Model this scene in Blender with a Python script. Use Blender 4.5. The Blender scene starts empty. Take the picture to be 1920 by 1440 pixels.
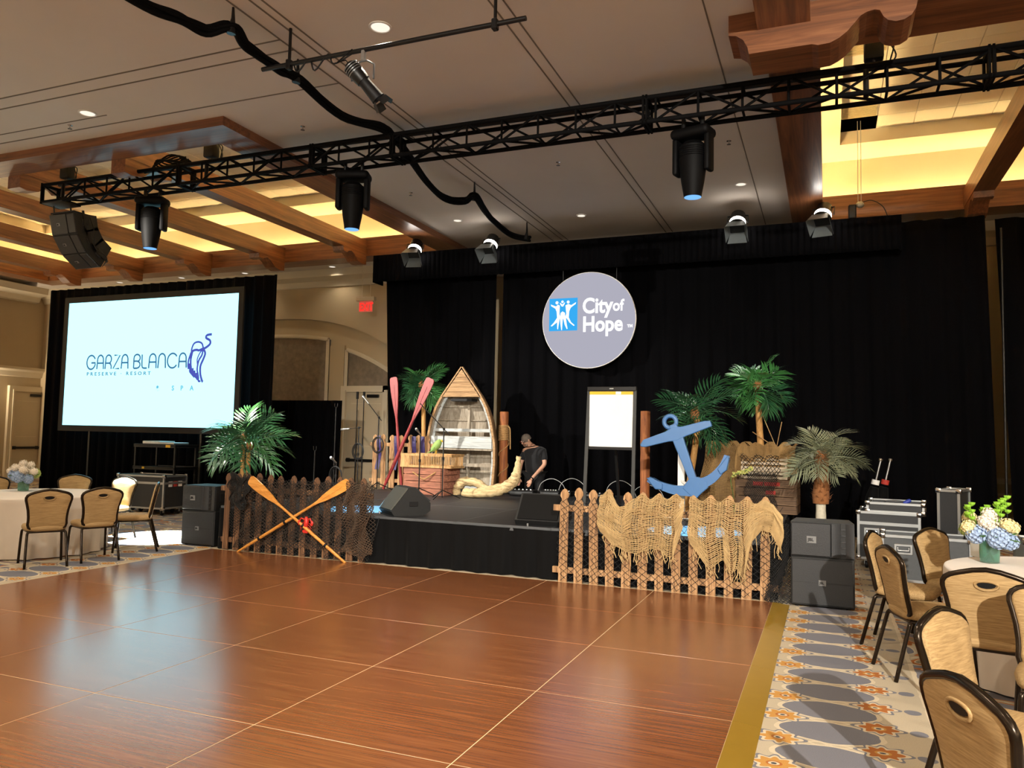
import bpy, bmesh, math, random
from mathutils import Vector, Matrix, Euler
random.seed(7)
R = math.radians
sin, cos, PI = math.sin, math.cos, math.pi
scene = bpy.context.scene
COL = scene.collection

# ------------------------------------------------------------------ camera
def make_camera():
    yaw, pit, rol = R(22.1289), R(3.8232), R(-1.2314)
    fw = Vector((-sin(yaw)*cos(pit), cos(yaw)*cos(pit), sin(pit)))
    rt = Vector((cos(yaw), sin(yaw), 0))
    dn = fw.cross(rt)
    r2 = cos(rol)*rt + sin(rol)*dn
    d2 = -sin(rol)*rt + cos(rol)*dn
    cd = bpy.data.cameras.new('camera')
    cd.sensor_width = 36.0
    cd.lens = 36.0*1454.61/1920.0
    cd.clip_start = 0.05; cd.clip_end = 200
    co = bpy.data.objects.new('camera', cd)
    m = Matrix.Identity(4)
    for i in range(3):
        m[i][0] = r2[i]; m[i][1] = -d2[i]; m[i][2] = -fw[i]
    m[0][3], m[1][3], m[2][3] = 0, 0, 1.65
    co.matrix_world = m
    COL.objects.link(co); scene.camera = co
make_camera()

# ------------------------------------------------------------------ world, exposure
w = bpy.data.worlds.new('world'); scene.world = w; w.use_nodes = True
w.node_tree.nodes['Background'].inputs[0].default_value = (0.75, 0.8, 1, 1)
w.node_tree.nodes['Background'].inputs[1].default_value = 0.15
scene.view_settings.view_transform = 'Standard'
scene.view_settings.look = 'None'
scene.view_settings.exposure = 0.0
scene.view_settings.gamma = 1.0
scene.view_settings.use_curve_mapping = False

# ------------------------------------------------------------------ stage and house lights; middle front spot and sconces are added fill
def lamp(name, kind, loc, target, power, col, size=60, blend=.3, radius=.05, parent=None):
    d = bpy.data.lights.new(name, kind); d.energy = power; d.color = col
    d.shadow_soft_size = radius
    if kind == 'SPOT':
        d.spot_size = R(size); d.spot_blend = blend
    o = bpy.data.objects.new(name, d); COL.objects.link(o)
    o.location = loc
    if target is not None:
        o.rotation_euler = (Vector(target)-Vector(loc)).to_track_quat('-Z', 'Y').to_euler()
    if parent: o.parent = parent
    return o
KEY_W = (1.0, .93, .82)
lamp('spot_lamp', 'SPOT', (-11.2, 6.3, 5.55), (-6.4, 12.6, 1.3), 4600, (1.0, .93, .82), 46, .55, .06)
lamp('spot_lamp', 'SPOT', (3.6, -5.8, 5.5), (-.75, 9.6, .7), 9800, KEY_W, 44, .5, .07)
lamp('spot_lamp', 'SPOT', (-2.0, -5.5, 5.6), (-4.6, 10.5, .8), 5200, KEY_W, 44, .7, .2)  # added fill spot out of view, lightens the stage front
LAMP_MOVER = 22000
HOUSE = 270
SCONCE_FILL = 185

# ------------------------------------------------------------------ mesh builder
class MB:
    def __init__(s, t=None):
        s.v = []; s.f = []; s.M = INV[t.name].copy() if t is not None and t.name in INV else Matrix.Identity(4)
        s.base = s.M.copy()
    def set(s, m): s.M = s.base @ m; return s
    def reset(s): s.M = s.base.copy(); return s
    def add(s, vs, fs):
        o = len(s.v); M = s.M
        s.v += [tuple(M @ Vector(p)) for p in vs]
        s.f += [tuple(i+o for i in q) for q in fs]
        return s
    def box(s, lo, hi):
        a, b, c = lo; d, e, f = hi
        return s.add([(a,b,c),(d,b,c),(d,e,c),(a,e,c),(a,b,f),(d,b,f),(d,e,f),(a,e,f)],
                     [(3,2,1,0),(4,5,6,7),(0,1,5,4),(1,2,6,5),(2,3,7,6),(3,0,4,7)])
    def cbox(s, c, d):
        return s.box([c[i]-d[i]/2 for i in range(3)], [c[i]+d[i]/2 for i in range(3)])
    def rbox(s, lo, hi, r, seg=1):
        bm = bmesh.new(); bmesh.ops.create_cube(bm, size=1)
        for v in bm.verts:
            for i in range(3): v.co[i] = lo[i] + (v.co[i]+.5)*(hi[i]-lo[i])
        bmesh.ops.bevel(bm, geom=list(bm.edges), offset=r, segments=seg, profile=.5, affect='EDGES')
        bm.verts.index_update()
        s.add([v.co[:] for v in bm.verts], [[v.index for v in f.verts] for f in bm.faces]); bm.free()
        return s
    def bar(s, p, q, w, h, up=(0, 0, 1)):
        p, q = Vector(p), Vector(q); d = (q-p).normalized(); u = Vector(up)
        if abs(d.dot(u)) > .98: u = Vector((0, 1, 0))
        x = d.cross(u).normalized(); y = x.cross(d).normalized()
        vs = []
        for e in (p, q):
            for a, b in ((-1,-1),(1,-1),(1,1),(-1,1)): vs.append(e + x*(a*w/2) + y*(b*h/2))
        return s.add(vs, [(0,1,2,3),(7,6,5,4),(0,4,5,1),(1,5,6,2),(2,6,7,3),(3,7,4,0)])
    def tube(s, path, r, n=8, cap=True, closed=False, flat=1.0):
        P = [Vector(p) for p in path]; k = len(P)
        rr = r if isinstance(r, (list, tuple)) else [r]*k
        vs = []; prev = None
        for i in range(k):
            a = P[(i-1) % k] if (closed or i > 0) else P[i]
            b = P[(i+1) % k] if (closed or i < k-1) else P[i]
            d = (b-a)
            d = d.normalized() if d.length > 1e-9 else Vector((0,0,1))
            if prev is None:
                u = Vector((0,0,1)) if abs(d.z) < .9 else Vector((0,1,0))
                x = d.cross(u).normalized()
            else:
                x = prev - d*prev.dot(d)
                x = x.normalized() if x.length > 1e-6 else d.orthogonal().normalized()
            prev = x; y = d.cross(x)
            for j in range(n):
                t = 2*PI*j/n
                vs.append(P[i] + (x*cos(t) + y*sin(t)*flat)*rr[i])
        fs = []
        for i in range(k if closed else k-1):
            A = i*n; B = ((i+1) % k)*n
            for j in range(n):
                fs.append((A+j, A+(j+1) % n, B+(j+1) % n, B+j))
        if cap and not closed:
            fs.append(tuple(range(n-1, -1, -1))); fs.append(tuple(range((k-1)*n, k*n)))
        return s.add(vs, fs)
    def lathe(s, prof, n=24, c=(0, 0, 0), cap=True, rip=None):
        vs = []; k = len(prof)
        for i, (r, z) in enumerate(prof):
            for j in range(n):
                t = 2*PI*j/n; q = r*(1+(rip(t, i/(k-1)) if rip else 0))
                vs.append((c[0]+q*cos(t), c[1]+q*sin(t), c[2]+z))
        fs = [(i*n+j, i*n+(j+1) % n, (i+1)*n+(j+1) % n, (i+1)*n+j) for i in range(k-1) for j in range(n)]
        if cap:
            fs.append(tuple(range(n-1, -1, -1))); fs.append(tuple(range((k-1)*n, k*n)))
        return s.add(vs, fs)
    def prism(s, poly, a, b, ax='y'):
        def P(u, v, t): return {'y': (u, t, v), 'z': (u, v, t), 'x': (t, u, v)}[ax]
        n = len(poly)
        vs = [P(u, v, a) for u, v in poly] + [P(u, v, b) for u, v in poly]
        fs = [tuple(range(n)), tuple(range(2*n-1, n-1, -1))] + [(i, i+n, (i+1) % n+n, (i+1) % n) for i in range(n)]
        return s.add(vs, fs)
    def ell(s, c, r, n=12, m=8):
        vs = []; fs = []
        for i in range(m+1):
            p = PI*i/m
            for j in range(n):
                t = 2*PI*j/n
                vs.append((c[0]+r[0]*sin(p)*cos(t), c[1]+r[1]*sin(p)*sin(t), c[2]+r[2]*cos(p)))
        for i in range(m):
            for j in range(n):
                fs.append((i*n+j, (i+1)*n+j, (i+1)*n+(j+1) % n, i*n+(j+1) % n))
        return s.add(vs, fs)
    def grid(s, fn, nu, nv, closed=False):
        vs = [fn(i/nu, j/nv) for i in range(nu+1) for j in range(nv+1)]
        fs = [(i*(nv+1)+j, (i+1)*(nv+1)+j, (i+1)*(nv+1)+j+1, i*(nv+1)+j+1) for i in range(nu) for j in range(nv)]
        return s.add(vs, fs)
    def mesh(s, name, mat, smooth=None):
        me = bpy.data.meshes.new(name); me.from_pydata(s.v, [], s.f)
        me.materials.append(mat)
        bm = bmesh.new(); bm.from_mesh(me)
        bmesh.ops.recalc_face_normals(bm, faces=bm.faces); bm.to_mesh(me); bm.free()
        if smooth is not None:
            me.polygons.foreach_set('use_smooth', [True]*len(me.polygons))
            if smooth < 180: me.set_sharp_from_angle(angle=R(smooth))
        me.update(); return me
    def build(s, name, mat, parent=None, smooth=None, label=None):
        o = bpy.data.objects.new(name, s.mesh(name, mat, smooth)); COL.objects.link(o)
        if parent: o.parent = parent
        if label: o['label'] = label
        return o
INV = {}
def TR(x, y, z): return Matrix.Translation((x, y, z))
def RX(a): return Matrix.Rotation(R(a), 4, 'X')
def RY(a): return Matrix.Rotation(R(a), 4, 'Y')
def RZ(a): return Matrix.Rotation(R(a), 4, 'Z')
def tag(o, label=None, cat=None, group=None, kind=None):
    if label: o['label'] = label
    if cat: o['category'] = cat
    if group: o['group'] = group
    if kind: o['kind'] = kind
    return o
def thing(name, label, cat, loc=(0, 0, 0), rz=0, group=None, kind=None):
    o = bpy.data.objects.new(name, None); COL.objects.link(o)
    o.empty_display_size = .1
    o.location = loc; o.rotation_euler = (0, 0, R(rz))
    INV[o.name] = (Matrix.Translation(loc) @ RZ(rz)).inverted()
    return tag(o, label, cat, group, kind)
def local(): return MB()
def inst(name, me, parent=None, loc=(0, 0, 0), rot=(0, 0, 0), scale=(1, 1, 1)):
    o = bpy.data.objects.new(name, me); COL.objects.link(o)
    o.location = loc; o.rotation_euler = rot; o.scale = scale
    if parent: o.parent = parent
    return o
def copy_tree(o, parent=None):
    c = o.copy(); COL.objects.link(c); c.parent = parent
    for ch in o.children: copy_tree(ch, c)
    return c
def arc(c, r, a0, a1, n, pl='xz', y=0):
    out = []
    for i in range(n+1):
        t = R(a0+(a1-a0)*i/n)
        u, v = c[0]+r*cos(t), c[1]+r*sin(t)
        out.append((u, y, v) if pl == 'xz' else (u, v, y))
    return out
def smoothp(pts, k=6):
    P = [Vector(p) for p in pts]; out = []
    for i in range(len(P)-1):
        p0 = P[max(i-1, 0)]; p1 = P[i]; p2 = P[i+1]; p3 = P[min(i+2, len(P)-1)]
        for j in range(k):
            t = j/k
            out.append(.5*((2*p1)+(p2-p0)*t+(2*p0-5*p1+4*p2-p3)*t*t+(3*p1-p0-3*p2+p3)*t**3))
    out.append(P[-1]); return out
def text_mb(mb, body, size, M, bold=0.0, spacing=1.0, extrude=.001):
    c = bpy.data.curves.new('lettering', 'FONT'); c.body = body; c.size = size; c.offset = bold
    c.space_character = spacing; c.extrude = extrude; c.resolution_u = 4
    o = bpy.data.objects.new('lettering', c)
    me = bpy.data.meshes.new_from_object(o)
    old = mb.M; mb.M = old @ M
    mb.add([v.co[:] for v in me.vertices], [tuple(p.vertices) for p in me.polygons]); mb.M = old
    w_ = max([v.co.x for v in me.vertices] or [0])
    bpy.data.objects.remove(o); bpy.data.curves.remove(c); bpy.data.meshes.remove(me)
    return w_
FACE = RX(90)      # text standing in the xz plane, read from -y

# ------------------------------------------------------------------ materials
def L(h):
    h = h.lstrip('#'); o = []
    for i in (0, 2, 4):
        c = int(h[i:i+2], 16)/255
        o.append(c/12.92 if c <= .04045 else ((c+.055)/1.055)**2.4)
    return (*o, 1)
MATS = {}
def base_mat(name):
    m = bpy.data.materials.new(name); m.use_nodes = True
    nt = m.node_tree; b = nt.nodes['Principled BSDF']
    return m, nt, b
def sc_(c, k): return (min(c[0]*k, 1), min(c[1]*k, 1), min(c[2]*k, 1), 1)
def plain(name, col, rough=.5, metal=0, var=.12, scale=14, bump=0, coat=0, emit=0, spec=.5, sheen=0, alpha_trans=0):
    m, nt, b = base_mat(name); c = L(col)
    tc = nt.nodes.new('ShaderNodeTexCoord'); nz = nt.nodes.new('ShaderNodeTexNoise')
    nz.inputs['Scale'].default_value = scale; nz.inputs['Detail'].default_value = 4
    nt.links.new(tc.outputs['Object'], nz.inputs['Vector'])
    mx = nt.nodes.new('ShaderNodeMix'); mx.data_type = 'RGBA'
    mx.inputs[6].default_value = sc_(c, 1-var); mx.inputs[7].default_value = sc_(c, 1+var)
    nt.links.new(nz.outputs['Fac'], mx.inputs[0]); nt.links.new(mx.outputs[2], b.inputs['Base Color'])
    b.inputs['Roughness'].default_value = rough; b.inputs['Metallic'].default_value = metal
    b.inputs['Coat Weight'].default_value = coat; b.inputs['Specular IOR Level'].default_value = spec
    b.inputs['Transmission Weight'].default_value = alpha_trans
    b.inputs['Sheen Weight'].default_value = sheen
    if emit:
        nt.links.new(mx.outputs[2], b.inputs['Emission Color']); b.inputs['Emission Strength'].default_value = emit
    if bump:
        bp = nt.nodes.new('ShaderNodeBump'); bp.inputs['Strength'].default_value = bump; bp.inputs['Distance'].default_value = .01
        nt.links.new(nz.outputs['Fac'], bp.inputs['Height']); nt.links.new(bp.outputs['Normal'], b.inputs['Normal'])
    MATS[name] = m; return m
def wood(name, c1, c2, axis='x', scale=3.0, stretch=14, rough=.5, coat=0, bump=.1, c3=None, dist=1.5):
    m, nt, b = base_mat(name)
    tc = nt.nodes.new('ShaderNodeTexCoord'); mp = nt.nodes.new('ShaderNodeMapping')
    s = [scale*stretch]*3; s['xyz'.index(axis)] = scale
    mp.inputs['Scale'].default_value = s
    nt.links.new(tc.outputs['Object'], mp.inputs['Vector'])
    nz = nt.nodes.new('ShaderNodeTexNoise'); nz.inputs['Scale'].default_value = 1
    nz.inputs['Detail'].default_value = 6; nz.inputs['Roughness'].default_value = .62; nz.inputs['Distortion'].default_value = dist
    nt.links.new(mp.outputs['Vector'], nz.inputs['Vector'])
    rp = nt.nodes.new('ShaderNodeValToRGB')
    rp.color_ramp.elements[0].position = .33; rp.color_ramp.elements[1].position = .68
    rp.color_ramp.elements[0].color = L(c1); rp.color_ramp.elements[1].color = L(c2)
    if c3:
        e = rp.color_ramp.elements.new(.5); e.color = L(c3)
    nt.links.new(nz.outputs['Fac'], rp.inputs['Fac']); nt.links.new(rp.outputs['Color'], b.inputs['Base Color'])
    b.inputs['Roughness'].default_value = rough; b.inputs['Coat Weight'].default_value = coat
    b.inputs['Coat Roughness'].default_value = .2
    if bump:
        bp = nt.nodes.new('ShaderNodeBump'); bp.inputs['Strength'].default_value = bump; bp.inputs['Distance'].default_value = .004
        nt.links.new(nz.outputs['Fac'], bp.inputs['Height']); nt.links.new(bp.outputs['Normal'], b.inputs['Normal'])
    MATS[name] = m; return m
def glow(name, col, strength):
    m = bpy.data.materials.new(name); m.use_nodes = True; nt = m.node_tree
    nt.nodes.remove(nt.nodes['Principled BSDF']); e = nt.nodes.new('ShaderNodeEmission')
    e.inputs[0].default_value = L(col); e.inputs[1].default_value = strength
    nt.links.new(e.outputs[0], nt.nodes['Material Output'].inputs[0])
    MATS[name] = m; return m

BLACK = plain('black_metal', '#0d0d0e', .42, .2, .2)
BLACKP = plain('black_plastic', '#101012', .55, 0, .15, 40, spec=.3)
DRAPE = plain('black_velour', '#050507', .95, 0, .25, 3, spec=.06)
SKIRT = plain('stage_skirt_cloth', '#050506', .85, 0, .2, 4, sheen=.02, spec=.15)
SCREENB = plain('screen_border', '#1b1b1c', .8)
STEEL = plain('aluminium', '#b9bcbd', .35, .85, .08)
CHROME = plain('chrome', '#d8d8d8', .15, 1, .03)
BRASS = plain('antique_bronze_tube', '#2f261d', .25, .75, .1)
CEIL = plain('ceiling_paint', '#d3cac0', .9, 0, .03, 2)
SEAM = plain('ceiling_seam', '#6f655a', .9)
WALL = plain('wall_paint', '#b5a486', .85, 0, .04, 2)
TRIMP = plain('cream_trim', '#cfc3aa', .55, 0, .04, 3)
DOORP = plain('door_paint', '#c4b69b', .5, 0, .04, 3)
FABRIC = plain('wall_fabric', '#7d7161', .95, 0, .45, 9)
COVEW = plain('cove_wall', '#efe6cb', .9, 0, .03, 2)
TILE = plain('acoustic_tile', '#ece6d2', .95, 0, .05, 60)
BEAM = wood('beam_walnut_side', '#5f3c28', '#93623f', 'x', .5, 22, .38, .15, .03, '#7c4e31')
BEAMY = wood('beam_walnut_depth', '#5f3c28', '#93623f', 'y', .5, 22, .38, .15, .03, '#7c4e31')
PANEL = wood('dance_floor_wood', '#6b3d23', '#8b5734', 'x', 1.6, 34, .24, .4, .003, '#7a4a2b', .4)
GOLD = plain('brass_edge_strip', '#a8862e', .4, .45, .1, 5)
PALE = plain('pale_edging', '#d6c29a', .5)
DECK = plain('stage_deck_black', '#1c1d20', .55, 0, .25, 8, .05)
DECKE = plain('deck_edge_metal', '#55585b', .5, .3)
PICKET = wood('weathered_picket', '#5e4430', '#c6a077', 'z', 2.0, 9, .8, 0, .3, '#9f7850')
PICKETD = wood('dark_weathered_picket', '#453021', '#a67c56', 'z', 1.6, 11, .8, 0, .3, '#66452c')
DRIFTW = wood('driftwood', '#8d7654', '#e3cfa2', 'x', 3, 6, .85, 0, .5, '#c9b083')
CRATEW = wood('crate_board', '#4d3a2b', '#8e7357', 'x', 1.5, 12, .85, 0, .3, '#6c543f')
CRATER = wood('crate_board_red', '#6d4a3a', '#c08668', 'x', 1.5, 12, .85, 0, .3, '#9c6450')
BOATW = wood('boat_plank_tan', '#8a6a48', '#bd9a70', 'x', 2, 10, .7, 0, .2, '#a5825a')
BOATG = wood('boat_weathered_grey', '#837868', '#b5ab9b', 'z', 1.6, 7, .85, 0, .3, '#9e9383')
BOATP = wood('boat_paint_blue_grey', '#9aa0a2', '#cdd1d0', 'x', 2, 8, .7, 0, .2, '#b6bcbd')
OARW = wood('varnished_oar', '#b8742c', '#e0a050', 'x', 2.5, 9, .35, .3, .04, '#cf8c3e')
OARR = plain('red_oar_paint', '#8c2a2e', .45, 0, .2, 12)
LOG = wood('piling_log', '#6d3a1e', '#b3703c', 'z', 1.3, 9, .7, 0, .4, '#92552b')
ROPE = plain('hemp_rope', '#a98454', .9, 0, .3, 60, .4)
BURLAP = plain('burlap_net_twine', '#b39769', .95, 0, .25, 30)
NETB = plain('dark_net_twine', '#1b1917', .9, 0, .3, 20)
NETK = plain('black_net_twine', '#141415', .9)
ANCHOR = plain('anchor_blue_paint', '#4a76ab', .35, 0, .1, 6, 0, .3)
WHITE = plain('white_paint', '#e8e6e0', .5, 0, .04)
PAPER = plain('paper_white', '#f0f0ee', .7, 0, .02)
YELLOW = plain('yellow_card', '#e8b820', .5, 0, .04)
LINEN = plain('table_linen', '#e3d8cc', .85, 0, .03, 8, sheen=.2)
CHAIRF = wood('chair_fabric_gold', '#8f7349', '#b89a6a', 'x', 9, 14, .75, 0, .08, '#a4865a', .3)
LEAF = plain('palm_leaf_green', '#2c5c3a', .32, 0, .4, 6, spec=.7)
LEAF2 = plain('palm_leaf_bright', '#4a8a4c', .34, 0, .35, 6, spec=.7)
LEAFD = plain('date_leaf_olive', '#7d8468', .55, 0, .3, 6)
TRUNK = wood('palm_trunk_tan', '#a8763f', '#d0a468', 'z', 5, 4, .8, 0, .3, '#bd8d50')
FIBRE = plain('palm_fibre', '#8f5d36', .95, 0, .4, 30, .6)
PALETR = plain('pale_rope_trunk', '#cbc4b0', .9, 0, .2, 40, .5)
CASEP = plain('case_laminate', '#26282b', .5, 0, .2, 50)
CASEG = plain('case_laminate_grey', '#4a4d50', .55, 0, .15, 50)
GRILLE = plain('speaker_grille', '#2f3032', .45, .3, .2, 120, .2)
CABB = plain('speaker_cabinet', '#101112', .6, 0, .2, 60, .15)
LOGO = plain('logo_plate', '#7a7b7c', .4, .4)
SKIN = plain('skin', '#c99a80', .55, 0, .08, 10)
SHIRT = plain('black_polo', '#15161a', .9, 0, .2, 20, sheen=.1)
TROUSER = plain('black_trousers', '#101114', .9, 0, .2, 20)
HAIR = plain('grey_hair', '#6a5f55', .8, 0, .4, 60, .5)
REDP = plain('red_print', '#b03328', .7, 0, .2, 20)
PURPLE = plain('purple_ribbon', '#2c2156', .6, 0, .2, 10)
PARROT = plain('parrot_green', '#8fb060', .7, 0, .25, 25)
COVE = glow('cove_tube_light', '#ffdf9c', 85)
DOWNL = glow('downlight_lens', '#fff2e0', 1.1)
SCR = glow('projected_white', '#defcff', 1.0)
SCRB = glow('projected_violet', '#5a63cf', .8)
SCRT = glow('projected_teal', '#4a7ca8', .85)
SCR.node_tree.nodes['Emission'].inputs[0].default_value = (.77, 1.8, 2.1, 1)
TRUSSB = plain('truss_black', '#040405', .8, 0, .2, spec=.12)
MOVB = plain('fixture_black', '#050506', .6, 0, .2, spec=.12)
PITCH = plain('void_black', '#010101', 1, 0, 0, spec=0)
SCRC = glow('projected_cyan', '#6fc4e6', .95)
# ------------------------------------------------------------------ carpet pattern (node arithmetic)
class X:
    nt = None
    def __init__(s, k): s.k = k
    @staticmethod
    def op(o, *a):
        n = X.nt.nodes.new('ShaderNodeMath'); n.operation = o
        for i, q in enumerate(a):
            if isinstance(q, X): X.nt.links.new(q.k, n.inputs[i])
            else: n.inputs[i].default_value = q
        return X(n.outputs[0])
    def __add__(s, o): return X.op('ADD', s, o)
    def __sub__(s, o): return X.op('SUBTRACT', s, o)
    def __rsub__(s, o): return X.op('SUBTRACT', o, s)
    def __mul__(s, o): return X.op('MULTIPLY', s, o)
    def __truediv__(s, o): return X.op('DIVIDE', s, o)
    def lt(s, o): return X.op('LESS_THAN', s, o)
    def gt(s, o): return X.op('GREATER_THAN', s, o)
    def abs(s): return X.op('ABSOLUTE', s)
    def sq(s): return X.op('MULTIPLY', s, s)
    def sqrt(s): return X.op('SQRT', s)
    def sin(s): return X.op('SINE', s)
    def cos(s): return X.op('COSINE', s)
    def fr(s): return X.op('FRACT', s)
    __radd__ = __add__; __rmul__ = __mul__
def over(col, mask, c):
    mx = X.nt.nodes.new('ShaderNodeMix'); mx.data_type = 'RGBA'
    X.nt.links.new(mask.k, mx.inputs[0])
    if isinstance(col, tuple): mx.inputs[6].default_value = col
    else: X.nt.links.new(col, mx.inputs[6])
    if isinstance(c, tuple): mx.inputs[7].default_value = c
    else: X.nt.links.new(c, mx.inputs[7])
    return mx.outputs[2]
def carpet():
    m, nt, b = base_mat('patterned_carpet'); X.nt = nt
    tc = nt.nodes.new('ShaderNodeTexCoord'); sp = nt.nodes.new('ShaderNodeSeparateXYZ')
    nz0 = nt.nodes.new('ShaderNodeTexNoise'); nz0.inputs['Scale'].default_value = 9
    nt.links.new(tc.outputs['Object'], nz0.inputs['Vector'])
    nt.links.new(tc.outputs['Object'], sp.inputs[0])
    wob = (X(nz0.outputs['Fac'])-.5)*.03
    x = X(sp.outputs[0]); y = X(sp.outputs[1])
    beige, slate, lt, org, dk, gold, taupe = (L('#b8ab95'), L('#77777f'), L('#cdbfa6'), L('#a8693a'), L('#4a4a50'), L('#bd8c4c'), L('#94866e'))
    d = (x+4.18).abs()-3.66+wob
    P = .385
    yy = (((y+wob-5.87)/P+.5).fr()-.5)*P            # 0 at a flower
    yh = (((y+wob-5.87)/P).fr()-.5)*P               # 0 between flowers
    col = beige
    # ogee medallions between the two flower columns, with twisted pale chain between them
    e = X.op('POWER', (d-.525).abs()/.27, 1.6)+(yh/.165).sq()
    col = over(col, e.lt(1.18), lt); col = over(col, e.lt(1.0), slate)
    ch = ((yy.abs()-((d-.525)*28).sin().abs()*.022).abs()).lt(.008)*((d-.525).abs().lt(.2))
    col = over(col, ch, lt)
    for cx in (.26, .79):
        px = d-cx; r = (px.sq()*.8+yy.sq()*1.25).sqrt()
        th = X.op('ARCTAN2', yy, px)
        pet = (th*8).cos()*.16+1
        col = over(col, (r/pet).lt(.118), slate); col = over(col, (r/pet).lt(.102), lt)
        col = over(col, (r/((th*8).cos()*.18+1)).lt(.082), org if cx > .5 else gold)
        col = over(col, r.lt(.036), gold if cx > .5 else org); col = over(col, r.lt(.024), lt); col = over(col, r.lt(.013), dk)
    tul = (((d-1.0)/.05).sq()+(yy/.045).sq()).lt(1.0)
    col = over(col, tul, slate)
    # field beyond the border: large scrolls
    vn = nt.nodes.new('ShaderNodeTexNoise'); vn.inputs['Scale'].default_value = 1.1; vn.inputs['Distortion'].default_value = 2.2; vn.inputs['Detail'].default_value = 1
    nt.links.new(tc.outputs['Object'], vn.inputs['Vector'])
    s = (X(vn.outputs['Fac'])*16).sin()
    fld = beige
    fld = over(fld, s.gt(.25), slate); fld = over(fld, (s-.3).abs().lt(.1), lt); fld = over(fld, s.lt(-.55), taupe); fld = over(fld, (s+.55).abs().lt(.1), lt)
    s2 = (X(vn.outputs['Fac'])*31+x*2.2).sin()
    fld = over(fld, s2.gt(.92), org)
    out = d.gt(1.09)
    col = over(col, out, fld); col = over(col, (d-1.09).abs().lt(.016), lt)
    nz = nt.nodes.new('ShaderNodeTexNoise'); nz.inputs['Scale'].default_value = 240
    nt.links.new(tc.outputs['Object'], nz.inputs['Vector'])
    hs = nt.nodes.new('ShaderNodeMix'); hs.data_type = 'RGBA'; hs.blend_type = 'MULTIPLY'; hs.inputs[0].default_value = .5
    nt.links.new(col, hs.inputs[6]); nt.links.new(nz.outputs['Fac'], hs.inputs[7])
    br = nt.nodes.new('ShaderNodeHueSaturation'); br.inputs['Value'].default_value = 1.25
    nt.links.new(hs.outputs[2], br.inputs['Color']); nt.links.new(br.outputs[0], b.inputs['Base Color'])
    b.inputs['Roughness'].default_value = 1; b.inputs['Specular IOR Level'].default_value = .1
    bp = nt.nodes.new('ShaderNodeBump'); bp.inputs['Strength'].default_value = .4; bp.inputs['Distance'].default_value = .004
    nt.links.new(nz.outputs['Fac'], bp.inputs['Height']); nt.links.new(bp.outputs['Normal'], b.inputs['Normal'])
    return m
CARPET = carpet()

# ------------------------------------------------------------------ room shell
X0, X1, Y0, Y1, ZC = -22.8, 10.6, -9.0, 17.0, 6.0
def struct(name, mb, m, parent=None, smooth=None):
    o = mb.build(name, m, parent, smooth)
    if parent is None: o['kind'] = 'structure'
    return o
struct('floor', local().box((X0-.3, Y0-.3, -.2), (X1+.3, Y1+.3, 0)), CARPET)
struct('wall_left', local().box((X0-.3, Y0-.3, 0), (X0, Y1+.3, 7.6)), WALL)
struct('wall_right', local().box((X1, Y0-.3, 0), (X1+.3, Y1+.3, 7.6)), WALL)
struct('wall_rear', local().box((X0, Y0-.3, 0), (X1, Y0, 7.6)), WALL)
def st_empty(name):
    o = bpy.data.objects.new(name, None); COL.objects.link(o); o['kind'] = 'structure'; return o
wb = st_empty('wall_back')
local().box((X0, Y1, 0), (X1, Y1+.3, 7.6)).build('wall_slab', WALL, wb)
# arch relief on the back wall: the wall above the arch stands proud
AX = -14.3
def archz(x, top=4.66): return top-.0125*abs(x-AX)**3
xs = [AX-4.6+9.2*i/40 for i in range(41)]
poly = [(AX-4.6, 5.62)]+[(x, archz(x)) for x in xs]+[(AX+4.6, 5.62)]
mb = local()
for i in range(40):
    a, b_ = xs[i], xs[i+1]
    mb.prism([(a, archz(a)), (b_, archz(b_)), (b_, 5.62), (a, 5.62)], 16.9, 17.01)
mb.box((AX+4.6, 16.9, 0), (X1, 17.01, 5.62)); mb.box((X0, 16.9, 0), (AX-4.6, 17.01, 5.62))
mb.build('arch_surround', WALL, wb)
def frame_path(pts, w_, d_, nm, parent, y=16.97, m=TRIMP):
    mb = local()
    for i in range(len(pts)-1):
        a, b2 = pts[i], pts[i+1]
        mb.bar((a[0], y, a[1]), (b2[0], y, b2[1]), d_, w_, (0, -1, 0) if abs(a[0]-b2[0]) < 1e-4 else (0, 0, 1))
        mb.bar((a[0], y-.02, a[1]), (b2[0], y-.02, b2[1]), d_, w_*.45, (0, -1, 0) if abs(a[0]-b2[0]) < 1e-4 else (0, 0, 1))
    return mb.build(nm, m, parent)
def arc_panel(xa, xb, zb, top, nm, fr, parent):
    n = 14; px = [xa+(xb-xa)*i/n for i in range(n+1)]
    mb = local()
    for i in range(n):
        mb.prism([(px[i], zb), (px[i+1], zb), (px[i+1], archz(px[i+1], top)), (px[i], archz(px[i], top))], 16.955, 17.0)
    mb.build(nm, FABRIC, parent)
    frame_path([(xa, zb)]+[(x, archz(x, top)) for x in px]+[(xb, zb)], .1, .1, fr, parent)
arc_panel(-16.9, -12.12, .4, 4.2, 'fabric_panel', 'panel_moulding', wb)
arc_panel(-11.53, -9.2, 2.75, 4.05, 'fabric_panel', 'panel_moulding', wb)
local().box((-12.05, 16.93, 0), (-11.6, 17.0, 3.9)).build('pilaster', WALL, wb)
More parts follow.
